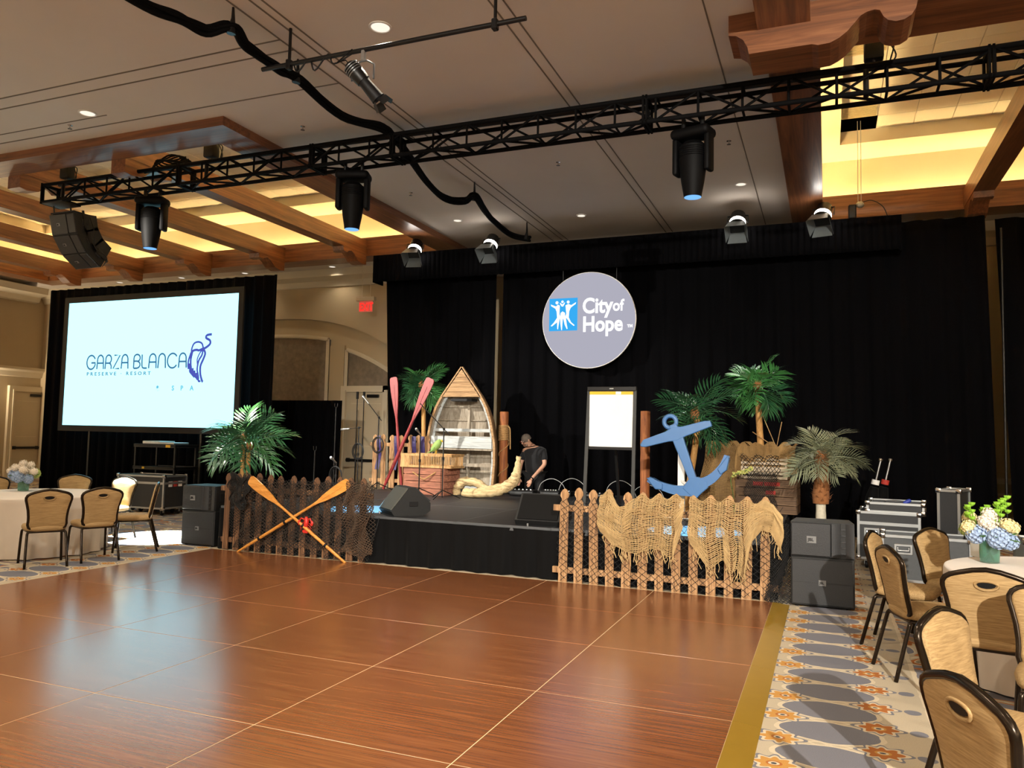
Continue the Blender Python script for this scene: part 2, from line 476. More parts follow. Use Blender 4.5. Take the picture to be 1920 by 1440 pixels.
# crown mouldings
def crown(nm, pts, ax, lo, hi):
    local().prism(pts, lo, hi, ax).build(nm, TRIMP).__setitem__('kind', 'structure')
crown('trim_1', [(17.0, 5.42), (16.86, 5.46), (16.8, 5.6), (16.6, 5.68), (16.6, 5.87), (17.0, 5.87)], 'x', X0, X1)
crown('trim_2', [(X0, 5.42), (X0+.14, 5.46), (X0+.2, 5.6), (X0+.5, 5.68), (X0+.5, 5.87), (X0, 5.87)], 'y', Y0, 16.6)
crown('trim_3', [(X0, 3.12), (X0+.06, 3.14), (X0+.1, 3.28), (X0+.16, 3.34), (X0+.16, 3.42), (X0, 3.42)], 'y', Y0, 16.9)
struct('baseboard_back', local().box((X0, 16.86, 0), (X1, 16.9, .2)), TRIMP)
struct('baseboard_left', local().box((X0, Y0, 0), (X0+.04, 15.8, .2)), TRIMP)
# chair rail and wainscot glimpsed at far right behind the drapes
mb = local().box((1.2, 16.83, .95), (6, 16.9, 1.06)); mb.box((1.2, 16.85, .74), (6, 16.9, .78)); mb.box((1.2, 16.85, .3), (6, 16.9, .34))
mb.build('trim_4', TRIMP).__setitem__('kind', 'structure')
# doors
def door(name, M, wd, ht, panic):
    d = st_empty(name)
    def p(nm, mat, fn):
        mb = MB(); mb.set(M); fn(mb); return mb.build(nm, mat, d)
    p('leaf', DOORP, lambda q: q.box((0, -.05, .01), (wd, 0, ht)))
    p('casing', TRIMP, lambda q: (q.box((-.16, -.1, 0), (0, .02, ht+.16)), q.box((wd, -.1, 0), (wd+.16, .02, ht+.16)), q.box((0, -.1, ht), (wd, .02, ht+.16)), q.box((-.05, -.13, 0), (0, -.1, ht+.05)), q.box((wd, -.13, 0), (wd+.05, -.1, ht+.05))))
    p('panel_inset', TRIMP, lambda q: (q.box((.14, -.06, 1.3), (wd-.14, -.05, 1.32)), q.box((.14, -.06, ht-.3), (wd-.14, -.05, ht-.28)), q.box((.14, -.06, .25), (wd-.14, -.05, .27))))
    p('panic_bar', BLACK, lambda q: (q.rbox((.06, -.12, panic-.035), (wd-.06, -.07, panic+.035), .012), q.box((.06, -.08, panic-.05), (.16, -.05, panic+.05)), q.box((wd-.16, -.08, panic-.05), (wd-.06, -.05, panic+.05))))
    p('door_closer', BLACK, lambda q: q.rbox((wd*.55, -.12, ht-.14), (wd*.55+.34, -.05, ht-.06), .01))
door('door_1', TR(-11.45, 16.94, 0), 1.15, 2.68, .95)
door('door_2', TR(-10.2, 16.94, 0), 1.0, 2.68, .95)
door('door_3', TR(X0, 16.02, 0) @ RZ(90), .95, 2.68, .97)

# ------------------------------------------------------------------ ceiling with two coffers
ce = st_empty('ceiling')
LX0, LX1, RX0, RX1, CY0, CY1 = -21.6, -7.75, -.6, 9.6, 8.2, 16.2
FWD = .55
mb = local()
mb.box((X0, Y0, ZC), (X1, CY0, ZC+.1)); mb.box((X0, CY1, ZC-.13), (X1, Y1, ZC+.1))
mb.box((X0, CY0, ZC), (LX0, CY1, ZC+.1)); mb.box((LX1, CY0, ZC), (RX0, CY1, ZC+.1)); mb.box((RX1, CY0, ZC), (X1, CY1, ZC+.1))
mb.build('plaster', CEIL, ce)
mb = local()
for x in (-3.12, -2.98): mb.box((x-.008, Y0, ZC-.006), (x+.008, 16.1, ZC))
for x in (-5.62, -5.4, -5.28): mb.box((x-.01, Y0, ZC-.006), (x+.01, 16.1, ZC))
for x in (-1.12,): mb.box((x-.008, Y0, ZC-.006), (x+.008, 16.1, ZC))
for y in (6.75, 6.99, 7.88): mb.box((X0, y-.01, ZC-.006), (-5.62, y+.01, ZC))
mb.box((-12.5, 7.62, ZC-.006), (-9.3, 7.635, ZC))
mb.build('seam', SEAM, ce)
tile_me = local().rbox((-.297, -.297, 0), (.297, .297, .02), .006).mesh('acoustic_tile', TILE)
TRIMN = [5]
def trim(mb, mat=BEAM, smooth=None):
    o = mb.build('trim_%d' % TRIMN[0], mat, None, smooth); o['kind'] = 'structure'; TRIMN[0] += 1; return o
def coffer(xa, xb, beams, tx, ty):
    ya, yb = CY0, CY1
    zt = 7.15; off = .04
    mb = local()
    mb.box((xa-.2, ya-.2, ZC+.05), (xb+.2, ya+off, zt)); mb.box((xa-.2, yb-off, ZC+.05), (xb+.2, yb+.2, zt))
    mb.box((xa-.2, ya, ZC+.05), (xa+off, yb, zt)); mb.box((xb-off, ya, ZC+.05), (xb+.2, yb, zt))
    # border of the upper ceiling and the recess for the tiles
    bx, by = .85, .95
    mb.box((xa, ya, zt), (xb, ya+by, zt+.1)); mb.box((xa, yb-by, zt), (xb, yb, zt+.1))
    mb.box((xa, ya+by, zt), (xa+bx, yb-by, zt+.1)); mb.box((xb-bx, ya+by, zt), (xb, yb-by, zt+.1))
    mb.box((xa+bx-.03, ya+by-.03, zt+.1), (xa+bx, yb-by, zt+.3)); mb.box((xb-bx, ya+by-.03, zt+.1), (xb-bx+.03, yb-by, zt+.3))
    mb.box((xa+bx, ya+by-.03, zt+.1), (xb-bx, ya+by, zt+.3)); mb.box((xa+bx, yb-by, zt+.1), (xb-bx, yb-by+.03, zt+.3))
    mb.build('coffer_wall', COVEW, ce)
    local().box((xa+bx, ya+by, zt+.24), (xb-bx, yb-by, zt+.3)).build('tile_grid', CEIL, ce)
    for i in range(tx[0], tx[1]):
        for j in range(ty[0], ty[1]):
            if xa > -5 and (i, j) == (0, 9): continue
            inst('tile', tile_me, ce, (xa+bx+.3+.604*i, ya+by+.3+.604*j, zt+.215))
    # wooden frame, lip and cove shelf
    zb, zl = ZC-.13, ZC+.32
    trim(local().box((xa, ya, zb), (xb, ya+FWD, ZC+.03)).box((xa, ya+FWD-.09, ZC+.03), (xb, ya+FWD, zl)))
    trim(local().box((xa, yb-FWD, zb), (xb, yb, ZC+.03)).box((xa, yb-FWD, ZC+.03), (xb, yb-FWD+.09, zl)))
    trim(local().box((xa, ya+FWD, zb), (xa+FWD, yb-FWD, ZC+.03)).box((xa+FWD-.09, ya+FWD, ZC+.03), (xa+FWD, yb-FWD, zl)), BEAMY)
    trim(local().box((xb-FWD, ya+FWD, zb), (xb, yb-FWD, ZC+.03)).box((xb-FWD, ya+FWD, ZC+.03), (xb-FWD+.09, yb-FWD, zl)), BEAMY)
    for x in beams:
        a, b2 = ya+FWD, yb-FWD
        mb = local().box((x-.16, a, ZC-.1), (x+.16, b2, ZC+.24))
        for (y0, sg) in ((a, 1), (b2, -1)):
            pr = [(y0, ZC-.1), (y0+sg*.95, ZC-.1), (y0+sg*.93, ZC-.2), (y0+sg*.8, ZC-.22), (y0+sg*.72, ZC-.16), (y0+sg*.62, ZC-.14), (y0+sg*.5, ZC-.2), (y0+sg*.34, ZC-.32), (y0+sg*.14, ZC-.36), (y0, ZC-.34)]
            mb.prism(pr, x-.15, x+.15, 'x')
        trim(mb, BEAMY)
    # cove tubes lie on the shelf behind the lip
    for k, (p, q) in enumerate((((xa+.3, ya+.2), (xb-.3, ya+.2)), ((xa+.3, yb-.2), (xb-.3, yb-.2)), ((xa+.2, ya+.4), (xa+.2, yb-.4)), ((xb-.2, ya+.4), (xb-.2, yb-.4)))):
        o = local().tube([(p[0], p[1], ZC+.09), (q[0], q[1], ZC+.09)], .022, 6).build('cove_light', COVE)
        o['kind'] = 'structure'; o.name = 'trim_%d' % TRIMN[0]; TRIMN[0] += 1
coffer(LX0, LX1, (-10.35, -12.75, -15.1, -17.5, -19.85), (0, 19), (0, 10))
coffer(RX0, RX1, (2.45, 5.0, 7.4), (0, 9), (0, 10))
# missing tile (opening with hoist chain, its dark inside painted as a black plate) and vents in the right coffer are modelled as darker inset boxes
mb = local().box((RX0+.85, 14.59, 7.37), (RX0+1.45, 15.19, 7.39)); mb.build('ceiling_opening', PITCH, ce)
VENT = plain('vent_louvre', '#cfc39c', .7)
for (vx, vy) in ((RX0+1.15, 14.28), (RX0+1.15, 11.86), (RX0+1.15, 11.26), (RX0+2.96, 10.05)):
    mb = local()
    for i in range(11): mb.box((vx-.27, vy-.27+.05*i, 7.345), (vx+.27, vy-.25+.05*i, 7.36))
    mb.build('louvre', VENT, ce)
# S-shaped bracket and main beam on the right
prof = [(-.915, 6.0), (-.915, 5.79), (-.84, 5.775), (-.77, 5.72), (-.73, 5.64), (-.715, 5.565), (-.12, 5.565), (-.06, 5.545), (.05, 5.55), (.13, 5.585), (.2, 5.635), (.26, 5.7), (.32, 5.77), (.38, 5.8), (.446, 5.81), (.492, 5.795), (.52, 5.73), (.56, 5.685), (.628, 5.66), (.7, 5.665), (.764, 5.70), (.8, 5.76), (.815, 5.83), (.79, 5.92), (.74, 6.0)]
trim(local().prism(prof, 7.94, 8.45), BEAM)
trim(local().box((-.63, Y0, 5.80), (-.13, 7.94, 6.0)), BEAMY)
trim(local().box((.74, 8.0, 5.86), (9.6, 8.2, 6.0)), BEAM)

# ------------------------------------------------------------------ recessed lights and sprinklers
def downlight(x, y, z, label, r=.085, on=True, power=0):
    t = thing('recessed_downlight', label, 'light', (x, y, z), 0, 'recessed ceiling lights')
    local().lathe([(r+.02, 0), (r+.02, -.008), (r, -.012), (r*.95, 0)], 20, cap=False).build('rim', WHITE, t, 60)
    local().lathe([(r*.95, -.006), (.01, -.008)], 16).build('lens', DOWNL if on else PAPER, t)
    if power: lamp('house_lamp', 'SPOT', (0, 0, -.03), (0, 0, -1), power, (1, .86, .66), 130, .6, .06, t)
for a in ((-4.42, 6.9, ZC, 'round white downlight in the ceiling above the black pipe', .105, True, HOUSE),
          (-9.5, 7.49, ZC, 'round downlight in the flat ceiling above the left wooden coffer corner', .1, True, HOUSE),
          (-4.45, 14.37, ZC, 'small recessed light in the ceiling just above the middle of the valance', .08, True, 0),
          (-6.94, 13.94, ZC, 'small recessed light in the ceiling beside the left coffer, above the valance', .08, True, 0),
          (-1.33, 13.4, ZC, 'small recessed light in the ceiling right of the largest moving head', .08, True, 0),
          (-19.07, 16.4, ZC-.13, 'soffit downlight over the left end of the screen drape', .08, True, 30),
          (-16.72, 16.4, ZC-.13, 'soffit downlight above the middle of the projection screen', .08, True, 30),
          (-14.5, 16.4, ZC-.13, 'soffit downlight above the right edge of the projection screen', .08, True, 30),
          (-11.7, 16.4, ZC-.13, 'soffit downlight between the screen drape and the exit sign', .08, True, 30)):
    downlight(*a)
for x in (-6.6, -2.2): 
    for y in (4.2, 1.2, -2.2, -5.6): downlight(x, y, ZC, 'round downlight over the near dance floor, %s column, %s row from the stage' % ('left' if x < -4 else 'right', {4.2: 'first', 1.2: 'second', -2.2: 'third', -5.6: 'fourth'}[y]), .1, True, HOUSE*1.3)
for x in (-12.5, -17.5, 4.0):
    for y in (4.2, -1.0, -5.6): downlight(x, y, ZC, 'round downlight over the side tables, %s, %s row from the stage' % ({-12.5: 'inner left column', -17.5: 'outer left column', 4.0: 'right column'}[x], {4.2: 'first', -1.0: 'second', -5.6: 'third'}[y]), .1, True, HOUSE*1.3)
for i, (x, y, lb) in enumerate(((-6.92, 8.87, 'sprinkler head beside the left coffer corner near the truss'), (-6.95, 12.04, 'sprinkler head beside the cable swag behind the truss'), (-3.93, 11.41, 'sprinkler head in mid ceiling between the two seams'), (-1.3, 11.37, 'sprinkler head above the largest moving head'), (-10.13, 7.72, 'sprinkler head near the downlight at left ceiling'))):
    t = thing('sprinkler_head', lb, 'sprinkler', (x, y, ZC), 0, 'ceiling sprinkler heads')
    local().lathe([(.035, 0), (.035, -.006), (.012, -.012), (.012, -.05)], 12).build('body', CHROME, t, 50)
    mb = local()
    for k in range(8): mb.bar((.01*cos(k*PI/4), .01*sin(k*PI/4), -.055), (.03*cos(k*PI/4), .03*sin(k*PI/4), -.055), .01, .003)
    mb.build('deflector', BLACK, t)
# exit sign
t = thing('exit_sign', 'red lit EXIT sign hanging on two rods beside the stage drape', 'sign', (-10.62, 16.35, 4.65))
EXR = glow('exit_red', '#ff2a22', 1.6)
local().rbox((-.26, -.06, .27), (.26, .06, .37), .01).build('housing', TRIMP, t)
local().box((-.19, -.012, 0), (.19, .012, .27)).build('panel', plain('exit_panel', '#e86a60', .4, 0, .05, 5, emit=.25), t)
mb = local(); text_mb(mb, 'EXIT', .27, TR(-.185, -.014, .035) @ FACE @ Matrix.Scale(.72, 4, (1, 0, 0)), .006); mb.build('lettering', EXR, t)
mb = local()
for x in (-.12, .12): mb.tube([(x, 0, .36), (x, 0, 1.22)], .008, 6)
mb.build('hanger_rod', TRIMP, t)

# ------------------------------------------------------------------ added unseen sconces on side and rear walls, fill for the ceiling
ORD = ('first', 'second', 'third', 'fourth', 'fifth', 'sixth')
def sconce(x, y, nx, ny, lab):
    t = thing('added_sconce', lab, 'light', (x, y, 2.5), math.degrees(math.atan2(ny, nx))-90, 'added fill sconces')
    local().rbox((-.06, 0, -.1), (.06, .03, .1), .01).build('back_plate', GOLD, t)
    local().tube([(0, .03, -.05), (0, .12, -.05), (0, .14, .0)], .012, 6).build('arm', GOLD, t)
    local().lathe([(.05, .02), (.09, .2), (.087, .2), (.048, .02)], 16, (0, .14, 0), False).build('shade', PAPER, t, 60)
    lamp('sconce_fill_lamp', 'POINT', (0, .14, .24), None, SCONCE_FILL, (1, .82, .58), radius=.06, parent=t)
for i, y in enumerate((-6, -2, 2, 6, 10, 14.4)): sconce(X0, y, 1, 0, 'added brass fill sconce on the left wall, %s from the rear corner' % ORD[i])
for i, y in enumerate((-6, -1, 4, 9)): sconce(X1, y, -1, 0, 'added brass fill sconce on the right wall, %s from the rear corner' % ORD[i])
for i, x in enumerate((-18, -12, -6, 0, 6)): sconce(x, Y0, 0, 1, 'added brass fill sconce on the rear wall, %s from the left corner' % ORD[i])
# ------------------------------------------------------------------ dance floor
DX1, DY1, PW = -.52, 8.46, 1.22
t = thing('dance_floor', 'portable reddish-brown wood dance floor with thin pale joints and a gold edge', 'dance floor', (0, 0, 0))
local().box((DX1-6*PW, DY1-8*PW, .001), (DX1, DY1, .0165)).build('subframe', PALE, t)
pm = local().rbox((.003, .003, 0), (PW-.003, PW-.003, .012), .001).mesh('panel', PANEL)
for i in range(6):
    for j in range(8):
        inst('panel', pm, t, (DX1-PW*(i+1), DY1-PW*(j+1), .006))
def ramp(mb, a, b, ax):
    pass
gm = local().prism([(0, .018), (.16, .002), (.16, 0), (0, 0)], 0, PW-.004).mesh('edge_strip', GOLD)
for j in range(8): inst('edge_strip', gm, t, (DX1, DY1-PW*(j+1)+.002, .001))
lm = local().prism([(0, .018), (-.07, .002), (-.07, 0), (0, 0)], 0, PW-.004).mesh('side_strip', PALE)
for j in range(8): inst('side_strip', lm, t, (DX1-6*PW, DY1-PW*(j+1)+.002, .001))
bm_ = local().prism([(0, .018), (.03, .004), (.03, 0), (0, 0)], 0, PW-.004, 'x').mesh('back_strip', PALE)
for i in range(6): inst('back_strip', bm_, t, (DX1-PW*(i+1)+.002, DY1, .001))

# ------------------------------------------------------------------ stage
SZ = .59; SX1 = -.54; SYF = 8.62; SD = 1.83; SYB = SYF+3*SD
st = thing('stage', 'low black stage of platform decks with a pleated black skirt', 'stage', (0, 0, 0))
dm = local().rbox((.007, .007, -.05), (PW-.007, SD-.007, 0), .003).mesh('deck_panel', DECK)
em = local()
for a, b in (((0, 0, -.06), (PW, .007, .001)), ((0, SD-.007, -.06), (PW, SD, .001)), ((0, 0, -.06), (.007, SD, .001)), ((PW-.007, 0, -.06), (PW, SD, .001))): em.box(a, b)
em = em.mesh('deck_rim', DECKE)
for i in range(6):
    for j in range(3):
        inst('deck_panel', dm, st, (SX1-PW*(i+1), SYF+SD*j, SZ))
        inst('deck_rim', em, st, (SX1-PW*(i+1), SYF+SD*j, SZ))
legm = local().tube([(0, 0, 0), (0, 0, SZ-.06)], .025, 8).mesh('leg', STEEL)
for i in range(7):
    for j in range(4):
        inst('leg', legm, st, (SX1-PW*i+(-.05 if i == 0 else .05 if i == 6 else 0), SYF+SD*j+(.06 if j == 0 else -.06 if j == 3 else 0), 0))
def pleat(x, f=21, a=.026): return a*sin(x*f)+a*.6*sin(x*f*.37+1.1)+a*.5*sin(x*f*1.9+.4)
W_ = 6*PW
local().grid(lambda u, v: (SX1-W_*u, SYF-.012-pleat(W_*u)*(.25+.75*(1-v)), .012+(SZ-.04)*v), 420, 4).build('skirt', SKIRT, st, 180)
local().grid(lambda u, v: (SX1+.012+pleat(5.5*u)*(.25+.75*(1-v)), SYF+5.49*u, .012+(SZ-.04)*v), 240, 4).build('skirt', SKIRT, st, 180)
local().grid(lambda u, v: (SX1-W_-.012-pleat(5.5*u)*(.25+.75*(1-v)), SYF+5.49*u, .012+(SZ-.04)*v), 240, 4).build('skirt', SKIRT, st, 180)

# ------------------------------------------------------------------ drapes
def drape(name, label, x0, x1, z0, z1, y, amp=.05, wl=.34, group=None, tilt0=0, tilt1=0, seed=0, nx=None):
    w_ = x1-x0; n = nx or int(w_/wl*9)
    def fn(u, v):
        x = x0+w_*u
        q = 2*PI*x/wl
        d = amp*(sin(q+seed)+.45*sin(q*.43+seed*2)+.3*sin(q*2.1+1))
        d *= .55+.45*(1-v)
        xx = x + (tilt0*(1-u)+tilt1*u)*(1-v)
        return (xx, y+d, z0+(z1-z0)*v)
    o = local().grid(fn, n, 5).build(name, DRAPE, None, 180)
    sm = o.modifiers.new('cloth_thickness', 'SOLIDIFY'); sm.thickness = .006
    return tag(o, label, 'drape', group)
drape('stage_drape', 'black backdrop drape behind the boat, left of the bright gap', -9.25, -6.5, .01, 5.5, 15.0, .05, .3, 'black stage backdrop drapes', .25, .0, 1)
drape('stage_drape', 'wide black backdrop drape behind the round logo disc', -6.36, 2.5, .01, 5.56, 15.02, .05, .33, 'black stage backdrop drapes', 0, .12, 2)
drape('stage_drape', 'black drape at the far right edge beside the narrow wall gap', 2.66, 7.5, .01, 5.5, 15.05, .06, .4, 'black stage backdrop drapes', .2, 0, 3)
drape('valance', 'short pleated black valance hung along the top of the stage drapes', -9.3, 1.2, 4.97, 5.56, 14.55, .02, .11, None, 0, 0, 4)
o = local().box((-9.3, 14.55, 5.5), (1.2, 14.95, 5.57)).box((1.17, 14.56, 4.95), (1.2, 14.95, 5.5)).box((-9.3, 14.56, 4.97), (-9.27, 14.95, 5.5)).build('valance_return', DRAPE)
tag(o, 'black cloth box folded over the truss behind the valance', 'drape')
drape('screen_drape', 'tall black drape surrounding the projection screen', -17.0, -10.4, .01, 4.84, 12.72, .045, .26, None, .0, 0, 5)
drape('low_drape', 'waist-high black drape between the screen and the back wall doors', -12.6, -9.95, .01, 2.35, 14.5, .04, .24, None, 0, -.05, 6)
# thin support uprights beside the right drape
t = thing('drape_pole', 'thin black drape upright pole in the narrow wall gap', 'pole', (2.72, 14.9, 0))
local().tube([(0, 0, .02), (0, 0, 5.3)], .02, 8).build('upright', BLACK, t, 60)
local().box((-.2, -.2, 0), (.2, .2, .012)).build('base_plate', BLACK, t)

# ------------------------------------------------------------------ projection screen with its picture
SCX0, SCX1, SCZ0, SCZ1 = -16.02, -11.14, 1.68, 4.45
SY = 12.45
t = thing('projection_screen', 'large projection screen glowing pale blue-white with a resort logo', 'screen', (-13.58, SY, 0))
mb = MB(t)
B = .13
mb.box((SCX0-B, SY, SCZ0-B), (SCX1+B, SY+.04, SCZ0)); mb.box((SCX0-B, SY, SCZ1), (SCX1+B, SY+.04, SCZ1+B))
mb.box((SCX0-B, SY, SCZ0), (SCX0, SY+.04, SCZ1)); mb.box((SCX1, SY, SCZ0), (SCX1+B, SY+.04, SCZ1))
mb.build('border', SCREENB, t)
MB(t).box((SCX0, SY+.01, SCZ0), (SCX1, SY+.03, SCZ1)).build('picture', SCR, t)
for x in (-15.2, -12.0):
    mb = MB(t); mb.bar((x, SY+.06, .02), (x, SY+.06, 4.4), .05, .05); mb.bar((x, SY-.04, .03), (x, SY+.12, .03), .05, .04); mb.build('leg', BLACK, t)
def ribbon(mb, pts, w_, y, close=False):
    P = [Vector((p[0], 0, p[1])) for p in pts]; n = len(P); vs = []; fs = []
    for i in range(n):
        a = P[max(i-1, 0)]; b = P[min(i+1, n-1)]
        d = (b-a).normalized(); nrm = Vector((-d.z, 0, d.x))*(w_/2)
        for s_ in (nrm, -nrm): vs.append((P[i].x+s_.x, y, P[i].z+s_.z))
    for i in range(n-1): fs.append((2*i, 2*i+1, 2*i+3, 2*i+2))
    mb.add(vs, fs)
def carc(cx, cy, rx, ry, a0, a1, n=12): return [(cx+rx*cos(R(a0+(a1-a0)*i/n)), cy+ry*sin(R(a0+(a1-a0)*i/n))) for i in range(n+1)]
# glyphs on a 1 high box
def glyph(c):
    if c == 'A': return .5, [[(0, 0), (.03, .6)]+carc(.25, .65, .22, .35, 180, 0, 10)+[(.47, .6), (.5, 0)], [(.02, .43), (.48, .43)]]
    if c == 'N': return .5, [[(0, 0), (.03, .6)]+carc(.25, .65, .22, .35, 180, 0, 10)+[(.47, .6), (.5, 0)]]
    if c == 'G': return .66, [carc(.33, .5, .33, .5, 28, 345, 22)+[(.65, .46), (.34, .46)]]
    if c == 'C': return .62, [carc(.33, .5, .33, .5, 35, 325, 20)]
    if c == 'R': return .48, [[(0, 0), (.03, .6)]+carc(.24, .7, .21, .3, 180, -60, 12)+[(.28, .42), (.03, .42)], [(.28, .42), (.4, .36), (.46, .2), (.46, 0)]]
    if c == 'Z': return .48, [[(.05, .97), (.48, .97), (0, .02), (.46, .02)]]
    if c == 'B': return .46, [[(.03, .02), (.03, .7)]+carc(.24, .74, .21, .25, 180, -70, 12)+[(.24, .52), (.05, .52)], [(.26, .52)]+carc(.22, .27, .24, .25, 80, -90, 10)+[(.03, .02)]]
    if c == 'L': return .36, [[(0, .98), (.02, .2), (.06, .06), (.16, .02), (.36, .02)]]
mb = MB(t)
def word(wd, x, z, h, k, gap):
    for c in wd:
        wv, st_ = glyph(c)
        for s_ in st_: ribbon(mb, [(x+p[0]*k, z+p[1]*h) for p in s_], .036, SY+.004)
        x += wv*k+gap
    return x
x_ = word('GARZA', -15.35, 2.93, .31, .40, .05)
word('BLANCA', -13.95, 2.93, .31, .425, .05)
mb.build('logo_word', SCRT, t)
mb = MB(t)
HP = lambda l, w_=.03, y=SY+.004: ribbon(mb, [(p.x, p.z) for p in smoothp([(a, 0, b) for a, b in l], 5)], w_*1.45, y)
HP([(-11.80, 3.617), (-11.923, 3.602), (-11.95, 3.547), (-11.845, 3.489), (-11.841, 3.414), (-11.95, 3.34), (-12.03, 3.32), (-12.121, 3.29), (-12.2, 3.3), (-12.288, 3.28), (-12.355, 3.2)], .036)
HP([(-12.33, 3.24), (-12.315, 3.35), (-12.26, 3.44), (-12.153, 3.467), (-12.055, 3.431), (-12.017, 3.344)], .028)
HP([(-12.33, 3.25), (-12.39, 3.1), (-12.403, 2.98), (-12.383, 2.90)], .03)
HP([(-12.30, 3.27), (-12.335, 3.1), (-12.33, 2.95), (-12.345, 2.86), (-12.29, 2.80), (-12.21, 2.73)], .035)
HP([(-12.02, 3.31), (-12.10, 3.23), (-12.16, 3.1), (-12.14, 2.95)], .02)
HP([(-12.0, 3.31), (-11.955, 3.22), (-12.0, 3.1), (-12.065, 2.96), (-12.06, 2.8), (-12.01, 2.66), (-11.98, 2.63)], .036)
HP([(-12.02, 3.30), (-12.04, 3.19), (-12.12, 3.07), (-12.15, 2.9), (-12.12, 2.78), (-12.10, 2.68)], .03)
for k in range(6):
    x = -12.37+.05*k; HP([(x, 3.02-.05*k), (x+.02, 2.9-.05*k), (x+.075, 2.80-.03*k)], .03)
mb.build('heron_emblem', SCRB, t)
mb = MB(t); ww = text_mb(mb, 'PRESERVE \u00b7 RESORT', .105, TR(-15.34, SY+.004, 2.79) @ FACE @ Matrix.Scale(1.33, 4, (1, 0, 0)), .002, 1.62); mb.build('logo_caption', SCRT, t)
mb = MB(t)
text_mb(mb, '&', .14, TR(-13.26, SY+.004, 2.455) @ FACE, .008)
for c, x in (('S', -12.82), ('P', -12.58), ('A', -12.32)): text_mb(mb, c, .14, TR(x, SY+.004, 2.455) @ FACE, .004)
mb.build('logo_caption', SCRC, t)

# ------------------------------------------------------------------ round disc with projected logo
t = thing('logo_disc', 'large round white disc with a projected blue square logo hung on the black drape', 'disc', (-4.35, 14.62, 3.0))
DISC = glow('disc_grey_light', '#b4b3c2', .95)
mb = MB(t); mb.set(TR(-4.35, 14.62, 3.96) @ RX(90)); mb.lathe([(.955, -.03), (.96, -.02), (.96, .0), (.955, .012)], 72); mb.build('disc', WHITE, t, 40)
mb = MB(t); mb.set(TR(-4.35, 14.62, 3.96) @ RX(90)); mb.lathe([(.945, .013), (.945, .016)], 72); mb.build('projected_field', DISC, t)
yl = 14.60
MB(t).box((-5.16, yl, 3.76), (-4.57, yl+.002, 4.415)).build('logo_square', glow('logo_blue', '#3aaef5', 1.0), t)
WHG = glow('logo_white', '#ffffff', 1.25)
mb = MB(t); yl2 = yl-.004
def poly(pts): mb.prism([(p[0], p[1]) for p in pts], yl2, yl2+.002)
# three dancing figures: heads, raised arms, bodies and legs
for (hx, hz, r_) in ((-5.0, 4.33, .032), (-4.885, 4.345, .026), (-4.765, 4.335, .03)):
    poly(carc(hx, hz, r_, r_, 0, 330, 11))
poly([(-5.13, 4.30), (-5.02, 4.255), (-4.98, 4.29), (-4.94, 4.27), (-4.945, 4.1), (-4.92, 4.02), (-4.99, 4.0), (-5.005, 4.15), (-5.03, 4.21), (-5.12, 4.265)])
poly([(-4.6, 4.325), (-4.7, 4.27), (-4.76, 4.295), (-4.82, 4.27), (-4.80, 4.1), (-4.83, 4.02), (-4.75, 4.0), (-4.74, 4.15), (-4.71, 4.22), (-4.61, 4.29)])
poly([(-4.94, 4.33), (-4.885, 4.29), (-4.83, 4.335), (-4.84, 4.3), (-4.87, 4.25), (-4.90, 4.25), (-4.935, 4.3)])
poly([(-4.92, 4.12), (-4.88, 4.15), (-4.83, 4.12), (-4.82, 4.0), (-4.93, 4.0)])
for pts in ([(-4.99, 4.03), (-4.93, 4.04), (-5.0, 3.93), (-5.10, 3.855), (-5.125, 3.865), (-5.06, 3.93)], [(-4.99, 4.03), (-4.93, 4.04), (-4.955, 3.9), (-4.97, 3.79), (-4.985, 3.8), (-4.99, 3.9)],
            [(-4.93, 4.04), (-4.87, 4.04), (-4.88, 3.9), (-4.885, 3.775), (-4.9, 3.775), (-4.92, 3.9)], [(-4.87, 4.04), (-4.81, 4.04), (-4.79, 3.9), (-4.77, 3.80), (-4.785, 3.79), (-4.83, 3.88)],
            [(-4.81, 4.04), (-4.75, 4.03), (-4.70, 3.93), (-4.625, 3.865), (-4.64, 3.85), (-4.73, 3.92)]): poly(pts)
mb.build('logo_figures', WHG, t)
mb = MB(t)
TX = Matrix.Scale(.86, 4, (1, 0, 0))
text_mb(mb, 'City', .42, TR(-4.47, yl2, 4.10) @ FACE @ TX, .012)
text_mb(mb, 'of', .31, TR(-3.855, yl2, 4.125) @ FACE @ TX, .008)
text_mb(mb, 'Hope', .42, TR(-4.465, yl2, 3.735) @ FACE @ TX, .012)
text_mb(mb, 'TM', .075, TR(-3.56, yl2, 3.79) @ FACE, .004)
mb.build('lettering', WHG, t)
mb = MB(t)
for x in (-4.9, -3.8): mb.tube([(x, 14.66, 4.6), (x, 14.66, 5.52)], .004, 5)
mb.build('hanging_wire', BLACK, t)
